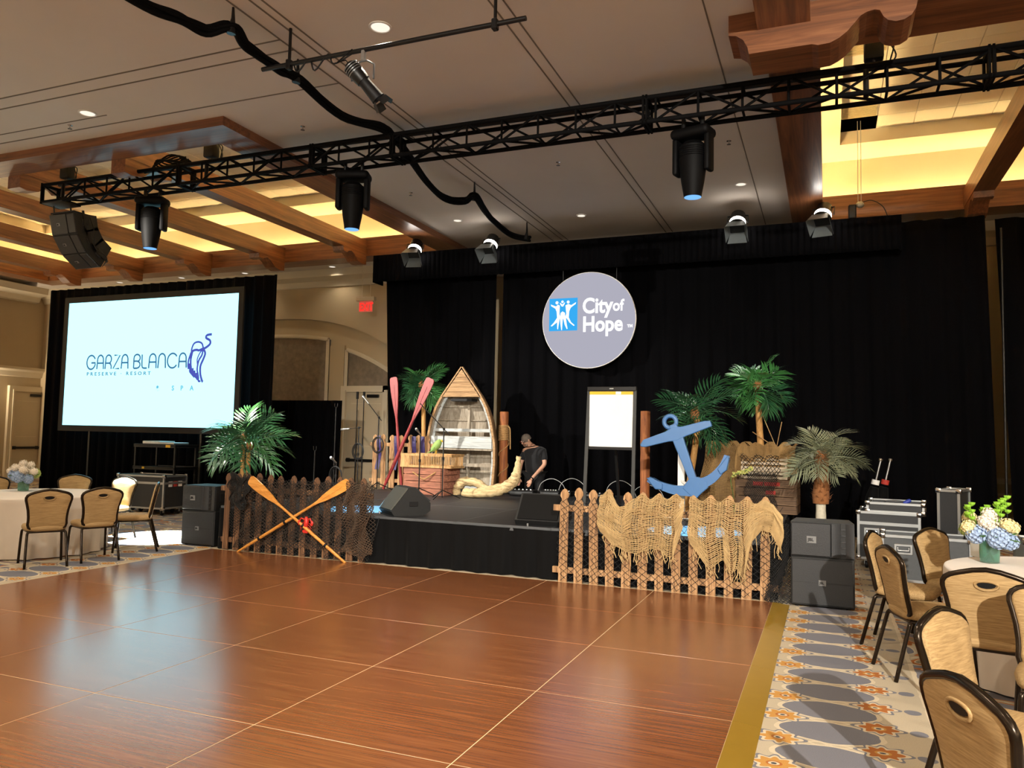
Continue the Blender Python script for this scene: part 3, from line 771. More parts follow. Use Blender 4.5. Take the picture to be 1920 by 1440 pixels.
# ------------------------------------------------------------------ banquet chairs
def make_chair():
    t = thing('banquet_chair', 'x', 'chair')
    half = [(.0, .0), (.10, .0), (.155, .012), (.182, .05), (.19, .12), (.187, .22), (.188, .32), (.196, .48), (.212, .64), (.224, .74), (.224, .80), (.212, .85), (.185, .89), (.135, .925), (.07, .965), (.0, .985)]
    hh = .468
    out = [(x, s*hh) for x, s in half] + [(-x, s*hh) for x, s in reversed(half[1:-1])]
    Mt = TR(0, -.185, .445) @ RX(11)
    n = len(out); cz = .245
    mb = local(); mb.M = Mt
    vs = []; fs = []
    rings = [(1, .010), (.93, .028), (.6, .036), (.25, .038), (1, -.010), (.93, -.018), (.6, -.020), (.25, -.020)]
    for k, y in rings:
        for (x, z) in out: vs.append((x*k, y, cz+(z-cz)*k))
    for b in (0, 4):
        for r in range(3):
            for j in range(n):
                fs.append(((b+r)*n+j, (b+r)*n+(j+1) % n, (b+r+1)*n+(j+1) % n, (b+r+1)*n+j))
        fs.append(tuple((b+3)*n+j for j in range(n)))
    for j in range(n): fs.append((j, (j+1) % n, 4*n+(j+1) % n, 4*n+j))
    mb.add(vs, fs); mb.build('backrest', CHAIRF, t, 50)
    mb = local(); mb.M = Mt
    mb.tube([(x*1.03, 0, cz+(z-cz)*1.02) for x, z in out], .0175, 8, closed=True); mb.build('back_frame', BRASS, t, 180)
    mb = local(); mb.M = Mt
    mb.tube([(.062*cos(a*PI/9), -.022, .378+(.022 if sin(a*PI/9) > 0 else .034)*sin(a*PI/9)) for a in range(18)], .0075, 6, closed=True)
    mb.build('handle_ring', CHAIRF, t, 180)
    mb = local(); mb.M = Mt
    mb.prism([(.05*cos(a*PI/6), .378+(.014 if a < 6 else .022)*sin(a*PI/6)) for a in range(12)], -.024, -.019); mb.build('handle_hole', BLACKP, t)
    # seat cushion
    prof = []
    def sq(k, z):
        o_ = []
        for j in range(28):
            a = 2*PI*j/28; c_, s_ = cos(a), sin(a)
            e = .42
            x = .225*k*(abs(c_)**e)*(1 if c_ > 0 else -1); y = .225*k*(abs(s_)**e)*(1 if s_ > 0 else -1)
            o_.append((x*(1-.06*(y < 0)), y+.01, z))
        return o_
    vs = []; fs = []
    for k, z in ((.93, .415), (1, .43), (1.02, .455), (.97, .478), (.8, .488), (.45, .492)): vs += sq(k, z)
    for r in range(5):
        for j in range(28): fs.append((r*28+j, r*28+(j+1) % 28, (r+1)*28+(j+1) % 28, (r+1)*28+j))
    fs.append(tuple(range(28))); fs.append(tuple(5*28+j for j in range(28)))
    local().add(vs, fs).build('seat', CHAIRF, t, 60)
    local().tube([(.2, .2, .408), (-.2, .2, .408), (-.19, -.19, .408), (.19, -.19, .408)], .012, 8, closed=True).build('seat_frame', BRASS, t, 60)
    for sx in (-1, 1):
        local().tube(smoothp([(sx*.16, .17, .408), (sx*.2, .195, .40), (sx*.212, .21, .34), (sx*.225, .235, 0)], 4), .015, 8).build('leg', BRASS, t, 180)
        local().tube(smoothp([(sx*.16, -.16, .408), (sx*.19, -.19, .40), (sx*.2, -.21, .34), (sx*.215, -.30, 0)], 4), .015, 8).build('leg', BRASS, t, 180)
        mb = local(); mb.M = Mt; mb.bar((sx*.14, -.006, .05), (sx*.15, .03, -.045), .03, .01); mb.build('back_bracket', BRASS, t)
    return t
chair0 = make_chair(); CH = [0]
def chair(x, y, face, label, group):
    o = chair0 if CH[0] == 0 else copy_tree(chair0)
    CH[0] += 1
    o.location = (x, y, 0); o.rotation_euler = (0, 0, face)
    tag(o, label, 'chair', group); return o
def chair_to(x, y, tx, ty, label, group, twist=0):
    return chair(x, y, math.atan2(ty-y, tx-x)-PI/2+R(twist), label, group)

def round_table(x, y, r, lab, clab):
    t = thing('round_table', lab, 'table', (x, y, 0), 0, 'round banquet tables')
    local().lathe([(r-.02, .72), (r, .73), (r, .742), (r-.02, .745)], 40).build('tabletop', plain('ply_%d' % (x*10), '#7d6b55', .6), t)
    for k in range(4):
        a = PI/4+k*PI/2; local().tube([(.5*cos(a), .5*sin(a), .72), (.56*cos(a), .56*sin(a), 0)], .015, 6).build('leg', BLACK, t)
    def rip(a, v):
        if v < .2: return 0
        k = min(1, (v-.2)/.8)
        return k*(.035*sin(a*17+.6)+.02*sin(a*29+1.7)+.018*sin(a*8))-.03*k
    prof = [(.02, .752), (r*.5, .752), (r-.01, .752), (r+.006, .748), (r+.012, .735), (r+.013, .68), (r+.014, .55), (r+.012, .4), (r+.01, .2), (r+.005, .012)]
    n = 144; vs = []; fs = []; k = len(prof)
    for i, (q, z) in enumerate(prof):
        for j in range(n):
            a = 2*PI*j/n; qq = q*(1+rip(a, 0 if i < 5 else .2+.8*(i-4)/(k-5)))
            vs.append((qq*cos(a), qq*sin(a), z))
    for i in range(k-1):
        for j in range(n): fs.append((i*n+j, i*n+(j+1) % n, (i+1)*n+(j+1) % n, (i+1)*n+j))
    fs.append(tuple(range(n)))
    o = local().add(vs, fs).build('tablecloth', LINEN, None, 180); o.location = (x, y, 0)
    tag(o, clab, 'tablecloth', 'floor-length tablecloths')
    return t
# right table (near the speaker) and left table
TRX, TRY, TLX, TLY = 1.72, 6.68, -9.80, 7.25
round_table(TRX, TRY, .9, 'round table under the cloth in front of the right flight cases', 'white floor-length tablecloth on the round table at right')
round_table(TLX, TLY, .9, 'round table under the cloth left of the dance floor', 'white floor-length tablecloth on the round table at left')
GR = 'gold banquet chairs around the right table'; GL = 'gold banquet chairs around the left table'; GN = 'gold banquet chairs in the near right corner'
chair_to(.66, 6.42, 1.75, 6.75, 'gold chair beside the dance floor trim, back turned left, seat in bright light', GR)
chair_to(.60, 7.25, TRX, TRY+.15, 'gold chair mostly hidden behind the one nearest the dance floor trim', GR, 4)
chair_to(1.05, 7.72, TRX, TRY, 'gold chair facing the camera with a flower shadow on its backrest', GR, 18)
chair(.93, 5.76, R(-9), 'gold chair with its handled back to the camera before the right table', GR)
chair_to(2.62, 7.62, TRX, TRY, 'gold chair beyond the flowers, cut by the right picture edge', GR)
chair(1.14, 4.88, R(172), 'gold chair cut by the right picture edge, lit front of its back showing', GN)
chair_to(.70, 3.93, 1.8, 3.38, 'gold chair at lower right seen edge-on, front of its back facing right', GN, -4)
chair_to(.64, 3.02, 1.85, 3.42, 'nearest gold chair in the bottom right corner, handled back showing', GN, 6)
chair_to(-8.68, 6.60, TLX, TLY, 'gold chair with its back to the camera, leftmost at the left table', GL)
chair_to(-8.54, 7.16, TLX, TLY, 'gold chair between two others, its back to the dance floor at the left table', GL, -18)
chair_to(-8.70, 7.93, TLX-.2, TLY, 'gold chair seen from the side at the right end of the left table', GL, 17)
chair_to(-9.86, 8.52, TLX, TLY, 'gold chair washed pale cyan by the moving light behind the left table', GL)
chair_to(-10.6, 8.42, TLX, TLY, 'gold chair showing only its lit top behind the left tablecloth', GL)
chair_to(-11.0, 7.6, TLX, TLY, 'gold chair behind the flowers at the left picture edge', GL)

# ------------------------------------------------------------------ flower centrepieces
GLASS = plain('green_vase_glass', '#9fd8c8', .05, 0, .03, 4, alpha_trans=.85)
HYB = plain('hydrangea_blue', '#a9bfe0', .8, 0, .2, 30); HYW = plain('rose_white', '#f2e9dc', .8, 0, .06, 30)
HYG = plain('bloom_green', '#b6c878', .8, 0, .2, 30); BELL = plain('bells_green', '#8fc43a', .7, 0, .25, 25); STEM = plain('stem_green', '#4c7a3c', .7)
CREAM = plain('rose_cream', '#efe2b0', .8, 0, .1, 30)
rnd = random.Random(3)
def bloom(t, c, r, m, n=70, nm='bloom'):
    mb = local(); mb.ell(c, (r*.82, r*.82, r*.74), 10, 7)
    for i in range(n):
        z = 1-2*(i+.5)/n; a = i*2.39996; s_ = math.sqrt(1-z*z)
        d = Vector((s_*cos(a), s_*sin(a), z)); p = Vector(c)+d*r*rnd.uniform(.82, 1.0)
        u = d.orthogonal().normalized(); v = d.cross(u); k = r*.23; th = rnd.random()*PI
        u, v = u*cos(th)+v*sin(th), v*cos(th)-u*sin(th)
        mb.add([p-d*k*.4, p+u*k+d*k*.3, p+v*k+d*k*.1, p-u*k+d*k*.3, p-v*k+d*k*.1], [(0, 1, 2), (0, 2, 3), (0, 3, 4), (0, 4, 1)])
    mb.build(nm, m, t)
def rose(t, c, r, m):
    mb = local()
    for k in range(4):
        rr = r*(.35+.22*k); n_ = 3+k
        for j in range(n_):
            a = 2*PI*j/n_+k*.7
            mb.grid(lambda u, v: (c[0]+rr*(.5+.6*v)*cos(a+(u-.5)*1.9), c[1]+rr*(.5+.6*v)*sin(a+(u-.5)*1.9), c[2]+r*(.55-.15*k)*(v**.6)*1.3-.3*r+.1*r*cos((u-.5)*3)), 5, 4)
    mb.build('rose', m, t, 180)
def bouquet(x, y, z, lab, green):
    t = thing('flower_centrepiece', lab, 'flowers', (x, y, z), 0, 'table flower centrepieces')
    local().lathe([(.06, .002), (.066, .004), (.07, .08), (.068, .17), (.064, .17), (.066, .08), (.06, .012), (.0005, .012)], 24, cap=False).build('vase', GLASS, t, 50)
    mb = local()
    for k in range(9):
        a = k*.7; mb.tube([(.035*cos(a), .035*sin(a), .015), (-.02*cos(a), -.02*sin(a), .12), (.05*cos(a+.4), .05*sin(a+.4), .22)], .004, 5)
    mb.build('stems', STEM, t)
    for c, r_, m in (((-.10, -.07, .22), .075, HYB), ((.04, -.12, .20), .08, HYB), ((.13, -.03, .17), .065, HYB), ((.10, .09, .24), .07, HYG), ((-.02, .1, .25), .075, HYB), ((-.14, .05, .24), .06, HYG), ((.0, 0, .26), .08, HYW)):
        bloom(t, c, r_, m, 80, 'hydrangea')
    for c in ((-.15, -.08, .27), (.11, -.1, .30), (-.04, -.1, .32), (.04, .06, .35), (.16, .02, .27), (-.12, .06, .33), (.0, -.02, .37)):
        bloom(t, c, .056, HYW if rnd.random() < .7 else CREAM, 44, 'white_bloom')
    if green:
        for (bx, by, hz) in ((-.14, -.04, .44), (.06, -.02, .47), (.11, .02, .50), (-.02, .05, .42)):
            mb = local(); mb.tube([(bx*.4, by*.4, .2), (bx, by, hz)], .004, 5)
            for k in range(7):
                a = k*2.1; zz = hz-.12+.018*k; mb.lathe([(.004, 0), (.022, .014), (.026, .03)], 7, (bx+.02*cos(a), by+.02*sin(a), zz), False)
            mb.build('bell_stalk', BELL, t)
    mb = local()
    for k in range(14):
        a = k*2.4; r_ = .17+.03*(k % 3); h_ = .16+.02*(k % 5)
        p = Vector((.06*cos(a), .06*sin(a), .18)); q = Vector((r_*cos(a), r_*sin(a), h_+.02)); s_ = Vector((-sin(a), cos(a), 0))*.022
        mb.add([p, (p+q)/2+s_+Vector((0, 0, .02)), q, (p+q)/2-s_+Vector((0, 0, .02))], [(0, 1, 2, 3)])
    mb.build('leaves', STEM, t)
bouquet(1.16, 7.02, .753, 'tall bouquet of blue hydrangea, white roses and green bells in a glass vase', True)
bouquet(-10.22, 7.42, .753, 'low bouquet of cream roses and pale blue hydrangea at the left picture edge', False)
o = local().prism([(-.07, 0), (.07, 0), (.06, .16), (-.06, .16)], 0, .004).build('table_card', PAPER); o.location = (1.13, 7.28, .754); o.rotation_euler = (R(-24), R(12), R(25))
tag(o, 'white paper card leaning beside the tall bouquet on the right table', 'card')

# ------------------------------------------------------------------ loudspeakers
def floor_speaker(x, y, rz, side):
    t = thing('subwoofer', 'black subwoofer cabinet standing on the carpet under the %s top speaker' % side, 'speaker', (x, y, 0), rz, 'subwoofers beside the stage')
    W, D, H = .595, .6, .5
    local().rbox((-W/2, .012, .015), (W/2, D, H), .008).build('cabinet', CABB, t)
    local().rbox((-W/2+.012, 0, .03), (W/2-.012, .03, H-.02), .006).build('grille', GRILLE, t)
    local().box((-W/2+.02, -.003, H*.5-.002), (W/2-.02, 0, H*.5+.002)).build('grille_seam', CABB, t)
    local().rbox((-.035, -.006, H*.5-.028), (.035, 0, H*.5+.028), .002).build('badge', LOGO, t)
    mb = local(); text_mb(mb, 'JBL', .032, TR(-.026, -.0075, H*.5-.01) @ FACE, .001); mb.build('badge_lettering', BLACKP, t)
    for sx in (-1, 1):
        for yy in (.06, D-.06): local().lathe([(.02, 0), (.022, .015)], 10, (sx*.24, yy, 0)).build('foot', BLACKP, t)
    t2 = thing('top_speaker', 'black two-way speaker with a grey grille standing on the %s subwoofer' % side, 'speaker', (x, y, H), rz, 'top speakers beside the stage')
    H2, D2 = .348, .44
    local().prism([(-W/2, .02), (W/2, .02), (W/2-.04, D2), (-W/2+.04, D2)], .002, H2, 'z').build('cabinet', CABB, t2)
    local().rbox((-W/2+.004, -.004, .01), (W/2-.215, .03, H2-.008), .008).build('grille', GRILLE, t2)
    mb = local()
    mb.prism([(W/2-.21, .03)]+[(W/2-.21+.08*i/6, -.004+.02*(1-cos(i/6*PI/2))) for i in range(7)]+[(W/2-.12, .03)], .01, H2-.008, 'z')
    mb.prism([(W/2-.08, .03)]+[(W/2-.08+.078*i/6, .016-.02*sin(i/6*PI/2)) for i in range(7)]+[(W/2, .03)], .01, H2-.008, 'z')
    mb.build('horn', GRILLE, t2)
    mb = local()
    for i in range(5): mb.box((W/2-.12, .006, .04+.06*i), (W/2-.08, .02, .055+.06*i))
    mb.build('horn_vane', GRILLE, t2)
    cx = -.1
    local().rbox((cx-.046, -.010, H2*.5-.035), (cx+.046, -.004, H2*.5+.035), .002).build('badge', LOGO, t2)
    mb = local(); text_mb(mb, 'JBL', .042, TR(cx-.034, -.0115, H2*.5-.013) @ FACE, .0015); mb.build('badge_lettering', BLACKP, t2)
    mb = local(); mb.box((-W/2-.004, .1, .12), (-W/2+.01, .22, .24)); mb.box((W/2-.01, .1, .12), (W/2+.004, .22, .24)); mb.build('side_handle', BLACKP, t2)
floor_speaker(-.05, 8.45, 0, 'right')
floor_speaker(-8.27, 8.62, 0, 'left')

# ------------------------------------------------------------------ flight cases
EDGEM = {}
def flight_case(lab, x, y, rz, dim, z0=.0, lam=CASEP, casters=True, lid=None, handles=(), latches=(), open_top=False, group=None, name='flight_case', stickers=0):
    W, D, H = dim
    t = thing(name, lab, 'case', (x, y, z0), rz, group)
    zb = .14 if casters else 0
    if open_top:
        mb = local(); th = .018
        mb.box((-W/2, -D/2, zb), (W/2, D/2, zb+th)); mb.box((-W/2, -D/2, zb), (W/2, -D/2+th, zb+H)); mb.box((-W/2, D/2-th, zb), (W/2, D/2, zb+H)); mb.box((-W/2, -D/2, zb), (-W/2+th, D/2, zb+H)); mb.box((W/2-th, -D/2, zb), (W/2, D/2, zb+H))
        mb.build('body', lam, t)
    else: local().box((-W/2, -D/2, zb), (W/2, D/2, zb+H)).build('body', lam, t)
    e = .03
    def edge(a, b):
        o = MB().box(a, b).build('edge_extrusion', STEEL, t)
    for sy in (-1, 1):
        for z in (zb, zb+H):
            edge((-W/2-.004, sy*D/2-e/2, z-e/2), (W/2+.004, sy*D/2+e/2, z+e/2))
    for sx in (-1, 1):
        for z in (zb, zb+H): edge((sx*W/2-e/2, -D/2, z-e/2), (sx*W/2+e/2, D/2, z+e/2))
        for sy in (-1, 1): edge((sx*W/2-e/2, sy*D/2-e/2, zb), (sx*W/2+e/2, sy*D/2+e/2, zb+H))
    if lid:
        for sy in (-1, 1): edge((-W/2, sy*D/2-.012-.001*sy, zb+lid-.02), (W/2, sy*D/2+.012, zb+lid+.02))
        for sx in (-1, 1): edge((sx*W/2-.012, -D/2, zb+lid-.02), (sx*W/2+.012, D/2, zb+lid+.02))
    cm = EDGEM.setdefault('c', MB().rbox((-.032, -.032, -.032), (.032, .032, .032), .014, 2).mesh('ball_corner', CHROME, 40))
    for sx in (-1, 1):
        for sy in (-1, 1):
            for z in (zb, zb+H): inst('ball_corner', cm, t, (sx*W/2, sy*D/2, z))
    for (fx, fz) in handles:
        mb = local(); yq = -D/2
        mb.rbox((fx-.095, yq-.008, fz-.06), (fx+.095, yq+.004, fz+.06), .006); mb.build('handle_plate', STEEL, t)
        mb = local(); mb.rbox((fx-.07, yq-.010, fz-.035), (fx+.07, yq-.0075, fz+.035), .003); mb.build('handle_recess', CASEG, t)
        mb = local(); mb.tube([(fx-.055, yq-.012, fz+.02), (fx-.055, yq-.018, fz-.012), (fx+.055, yq-.018, fz-.012), (fx+.055, yq-.012, fz+.02)], .008, 6); mb.build('handle', CHROME, t)
    for (fx, fz) in latches:
        mb = local(); yq = -D/2; mb.rbox((fx-.05, yq-.016, fz-.055), (fx+.05, yq+.004, fz+.055), .008); mb.build('latch_plate', STEEL, t)
        mb = local(); mb.rbox((fx-.025, yq-.022, fz-.03), (fx+.025, yq-.016, fz+.03), .004); mb.build('latch', CHROME, t)
    if casters:
        wm = EDGEM.setdefault('w', MB().set(RY(90)).lathe([(.045, -.018), (.05, -.012), (.05, .012), (.045, .018)], 16).mesh('caster_wheel', BLACKP, 40))
        fm = EDGEM.setdefault('f', MB().box((-.03, -.03, .045), (.03, .03, .085)).box((-.03, -.02, 0), (-.022, .02, .06)).box((.022, -.02, 0), (.03, .02, .06)).mesh('caster_fork', STEEL))
        for sx in (-1, 1):
            for sy in (-1, 1):
                c = inst('caster_fork', fm, t, (sx*(W/2-.09), sy*(D/2-.09), .05)); inst('caster_wheel', wm, c, (0, 0, 0))
    for k in range(stickers):
        MB().box((W/2, -D/2+.12+.13*k, zb+H-.2), (W/2+.003, -D/2+.22+.13*k, zb+H-.1)).build('sticker', PAPER if k != 1 else REDP, t)
    return t
flight_case('wide black flight case on casters behind the left banquet chairs', -12.15, 11.45, 4, (1.08, .6, .6), 0, CASEP, True, .47, (), ((.38, .47),), stickers=3)
GRC = 'flight cases behind the right table'
flight_case('black flight case on casters at the back, with a shallow tray on it', .78, 11.75, -6, (.72, .75, .60), 0, CASEP, True, .46, ((-.2, .34+.14),), (), group=GRC)
flight_case('shallow aluminium-edged lid tray resting on the rear flight case', .86, 11.75, -6, (.66, .7, .11), .756, CASEP, False, None, (), (), True, group=GRC, name='case_tray')
flight_case('open grey flight case bottom in front of the other right cases', 1.02, 10.0, -4, (.86, .5, .48), 0, CASEG, True, None, ((-.22, .48),), (), True, group=GRC)
o = flight_case('tall flight case lid standing on end behind the open case', 1.45, 11.0, -20, (.22, .52, 1.1), 0, CASEP, False, None, (), (), False, group=GRC, name='upright_flight_case')
flight_case('pale silver flight case at the far right picture edge', 1.98, 8.9, 0, (.5, .45, .62), 0, plain('pale_laminate', '#9aa4a6', .4), True, None, (), (), group=GRC)
# tangle of cable lying in the tray
t = thing('coiled_cable', 'grey cable with a blue plug lying in the tray on the rear case', 'cable', (.85, 11.7, .80))
pts = []
for i in range(70): pts.append(((.12+.03*sin(i*.9))*cos(i*.45), (.1+.02*cos(i*.7))*sin(i*.45), .035+.03*sin(i*.31)+.02))
local().tube(pts, .009, 6).build('cable', plain('cable_grey', '#55585c', .5), t, 180)
mb = local(); mb.set(TR(.13, -.12, .09) @ RY(60)); mb.lathe([(.02, -.05), (.026, -.02), (.026, .03), (.018, .05)], 12); mb.build('plug', plain('plug_blue', '#2a3fa8', .4), t, 40)
# ------------------------------------------------------------------ covered tripod stands behind the right cases
for i, (x, y, lb) in enumerate(((.62, 12.85, 'left one of two bagged black stands leaning behind the right cases'), (.76, 13.0, 'right one of two bagged black stands leaning behind the right cases'))):
    t = thing('bagged_stand', lb, 'stand', (x-.1, y, 0), 0, 'bagged stands')
    mb = local(); mb.tube([(0, 0, 0), (.04, 0, .4), (.1, 0, .85), (.13, 0, 1.0)], [.13, .12, .09, .06], 14); mb.build('bag', SKIRT, t, 60)
    mb = local(); mb.tube([(.14, 0, 1.04), (.155, 0, 1.11)], .055, 14); mb.build('collar', PAPER if i == 0 else REDP, t, 40)
    mb = local(); mb.tube([(.15, 0, 1.08), (.22, 0, 1.4)], .014, 8); mb.build('pole', STEEL, t, 60)
    mb = local(); mb.tube([(.22, 0, 1.4), (.226, 0, 1.43)], .032, 12); mb.build('cap', CHROME, t, 40)
# ------------------------------------------------------------------ projector cart
t = thing('av_cart', 'tall black rolling cart with two shelves in front of the screen drape', 'cart', (-12.4, 11.98, 0))
for sx in (-1, 1):
    for sy in (-1, 1):
        local().bar((sx*.52, sy*.27, .1), (sx*.52, sy*.27, 1.32), .035, .035).build('upright', BLACK, t)
        c = local(); c.set(TR(sx*.52, sy*.27, .05) @ RY(90)); c.lathe([(.045, -.015), (.05, 0), (.045, .015)], 14); c.build('caster', BLACKP, t)
for z in (.18, .86, 1.30):
    mb = local().box((-.56, -.30, z), (.56, .30, z+.012)); mb.box((-.56, -.30, z-.03), (.56, -.285, z+.03)); mb.box((-.56, .285, z-.03), (.56, .30, z+.03)); mb.box((-.56, -.3, z-.03), (-.545, .3, z+.03)); mb.box((.545, -.3, z-.03), (.56, .3, z+.03)); mb.build('shelf', BLACK, t)
local().box((.3, -.304, 1.275), (.42, -.301, 1.325)).build('label_sticker', YELLOW, t); local().box((-.3, -.304, .84), (-.24, -.301, .88)).build('label_sticker', YELLOW, t)
for (x, z, w_, lb) in ((-.2, 1.332, .5, 'grey slim equipment box lying on the left of the cart top'), (.2, 1.332, .44, 'grey slim equipment box lying on the right of the cart top')):
    o = local().rbox((-w_/2+.02, -.2, 0), (w_/2-.02, .2, .04 if x > 0 else .06), .008).build('slim_equipment_box', STEEL); o.location = (-12.4+x, 11.98, z); tag(o, lb, 'equipment', 'slim boxes on the cart')
# ------------------------------------------------------------------ picket fences
def picket_mesh(h, w_, m, th=.018):
    k = w_/2
    pr = [(-k, 0), (k, 0), (k, h-.17), (k*.62, h-.135), (k*.62, h-.12), (k, h-.085), (k*.92, h-.05), (k*.5, h-.015), (0, h), (-k*.5, h-.015), (-k*.92, h-.05), (-k, h-.085), (-k*.62, h-.12), (-k*.62, h-.135), (-k, h-.17)]
    return MB().prism(pr, 0, th).mesh('picket', m)
def fence(label, xa, n, sp, y, z, h, wd, m, group, seed=0, rot=0, rails=(.14, .84), over=.13, lean=0):
    rr = random.Random(seed)
    t = thing('picket_fence', label, 'fence', (xa, y, z), rot, group)
    pm = picket_mesh(h, wd, m)
    for i in range(n):
        inst('picket', pm, t, (i*sp, 0, rr.uniform(-.004, .008)+.004), (0, R(rr.uniform(-1.0, 1.0)), 0), (rr.uniform(.94, 1.06), 1, rr.uniform(.985, 1.01)))
    for rz_ in rails:
        local().rbox((-over, .02, rz_-.035), ((n-1)*sp+over, .055, rz_+.035), .004).build('rail', m, t)
    return t
fence('light weathered picket fence in front of the right half of the stage', -2.79, 13, .1825, 8.50, 0, 1.07, .098, PICKET, 'picket fences at the stage front', 1)
fence('dark weathered picket fence under brown netting in front of the left half of the stage', -7.70, 13, .1835, 8.55, 0, 1.055, .095, PICKETD, 'picket fences at the stage front', 2)
fence('short light picket fence at the back of the stage behind the red oars', -8.25, 7, .195, 13.2, SZ, 1.03, .11, PICKET, None, 3)
# purple ribbon woven along the back fence
for i, x in enumerate((-8.15, -7.76, -7.37, -7.18)):
    o = local().grid(lambda u, v: (x+(u-.5)*.09+.02*sin(v*5), 13.17-.03*sin(v*7), SZ+.35+.66*(1-v)+.0), 2, 10).build('ribbon', PURPLE); 
    sm = o.modifiers.new('cloth_thickness', 'SOLIDIFY'); sm.thickness = .004
    tag(o, ['purple ribbon on the outer left of the back picket fence', 'purple ribbon beside the left red oar on the back picket fence', 'purple ribbon between the red oars on the back picket fence', 'purple ribbon beside the palm trunk on the back picket fence'][i], 'ribbon', 'purple ribbons')
# ------------------------------------------------------------------ nets
def strands(mb, fn, lines, r, n=3):
    for pts in lines: mb.tube([fn(*p) for p in pts], r, n, cap=False)
def diag_lines(nu, nv):
    out = []
    for s_ in range(-nv, nu, 1):
        a = [((s_+k)/nu, k/nv) for k in range(nv+1) if 0 <= s_+k <= nu]
        b = [((s_+nv-k)/nu, k/nv) for k in range(nv+1) if 0 <= s_+nv-k <= nu]
        if len(a) > 1: out.append(a)
        if len(b) > 1: out.append(b)
    return out
def net_obj(name, label, fn, lines, r, m, group=None, extra=None):
    mb = local(); strands(mb, fn, lines, r)
    if extra: extra(mb)
    return tag(mb.build(name, m), label, 'net', group)
def lnet(k, xa, xb, zt, zb):
    def fn(u, v):
        x = xa+(xb-xa)*u+.03*sin(v*9+u*20+k); ph = (x+7.70)/.1835*2*PI
        sag = .022*(1-cos(ph))*(1-v)
        return (x, 8.535-.012*k+.014*(1-cos(ph))*.6-.02*sin(u*37+v*11+k*2), zt-sag-(zt-zb)*v+.02*sin(u*23+k)*v)
    return fn
net_obj('fishing_net', 'dark brown fishing net draped over the left picket fence', lnet(0, -7.62, -5.38, 1.03, .03), diag_lines(50, 24), .0036, NETB)
net_obj('fishing_net', 'second looser layer of brown fishing net bunched on the left picket fence', lnet(1.5, -7.45, -5.3, 1.0, .12), diag_lines(34, 18), .0042, plain('brown_net_twine', '#33281f', .9, 0, .3, 20))
def bunch(u, v):
    x = -7.58+.3*u; return (x+.03*sin(v*14), 8.49-.03*sin(u*9+v*5)-.02, 1.03-.42*v+.05*sin(u*8))
net_obj('fishing_net', 'bunched grey net hanging at the left end of the left picket fence', bunch, diag_lines(16, 22), .005, NETB)
def bunch2(u, v):
    x = -5.72+.4*u; return (x+.04*sin(v*11+u*4), 8.49-.04*sin(u*11+v*5)-.02, 1.0-.9*v+.04*sin(u*8))
net_obj('fishing_net', 'thick tangle of brown net hanging at the right end of the left picket fence', bunch2, diag_lines(12, 26), .0045, plain('rust_net_twine', '#4a3829', .9, 0, .3, 20))
def rnet(u, v):
    x = -2.84+2.4*u+.03*sin(v*8+u*15); ph = (x+2.79)/.1825*2*PI
    return (x, 8.485+.02*(1-cos(ph))*.6-.006*sin(u*31+v*9), .98-.03*(1-cos(ph))*(1-v)-.95*v)
net_obj('fishing_net', 'wide-meshed black net stretched over the right picket fence', rnet, diag_lines(30, 13), .0028, NETK)
def rnet2(u, v):
    return (-.62+.24*u+.14*u*v+.03*sin(v*9+u*7), 8.47+.06*sin(u*6+v*3)+.08*u, .86-.05*u-.83*v)
net_obj('fishing_net', 'black net bunched at the right end of the right picket fence', rnet2, diag_lines(14, 26), .004, NETK)
def interp(tab, x):
    for (a, za), (b, zb) in zip(tab, tab[1:]):
        if x <= b: return za+(zb-za)*max(0, (x-a))/(b-a)
    return tab[-1][1]
def burlap(label, xa, xb, bot, top, seed, fold):
    rr = random.Random(seed)
    def fn(u, v):
        x = xa+(xb-xa)*u; ph = (x+2.79)/.1825*2*PI
        zt = interp(top, u)-.028*(1-cos(ph))*max(0, 1-v*2.2); zb = interp(bot, u)
        z = zt+(zb-zt)*v
        sw = v*7.5+2.6*sin(PI*u)+seed
        y = 8.45+.016*(1-cos(ph))*(1-v)-fold*sin(PI*v)*(.5+.9*abs(sin(sw)))-.014*sin(u*33+v*9)-.02*v
        return (x+.02*sin(v*7+u*5)*v, y, z)
    mb = local()
    nu, nv = 30, 36
    for j in range(nv+1): mb.tube([fn(i/nu, min(1, max(0, j/nv+rr.uniform(-.006, .006)))) for i in range(nu+1)], .0046, 4, cap=False)
    for i in range(0, nu+1): mb.tube([fn(min(1, max(0, i/nu+rr.uniform(-.005, .005))), j/nv) for j in range(nv+1)], .0032, 3, cap=False)
    for k in range(46):
        u = rr.random(); p = Vector(fn(u, 1)); l_ = rr.uniform(.03, .16)
        mb.tube([p, p+Vector((rr.uniform(-.02, .02), -.008, -l_*.5)), p+Vector((rr.uniform(-.04, .04), -.002, -l_))], .0036, 3, cap=False)
    tag(mb.build('burlap_net', BURLAP), label, 'net', 'tan burlap nets')
burlap('tan burlap netting slung in a deep swag over the middle of the right fence', -2.35, -1.42, [(0, .62), (.12, .5), (.3, .42), (.45, .40), (.6, .46), (.75, .47), (.83, .40), (.9, .40), (1, .72)], [(0, 1.06), (.1, 1.08), (.22, .95), (.3, .9), (.4, 1.04), (1, 1.06)], 1, .07)
burlap('tan burlap netting with a ragged fringe over the right end of the right fence', -1.36, -.42, [(0, .55), (.1, .42), (.2, .3), (.28, .36), (.36, .42), (.45, .25), (.52, .36), (.6, .22), (.68, .6), (.8, .74), (.9, .72), (1, .52)], [(0, 1.05), (.9, 1.05), (1, .88)], 2, .05)

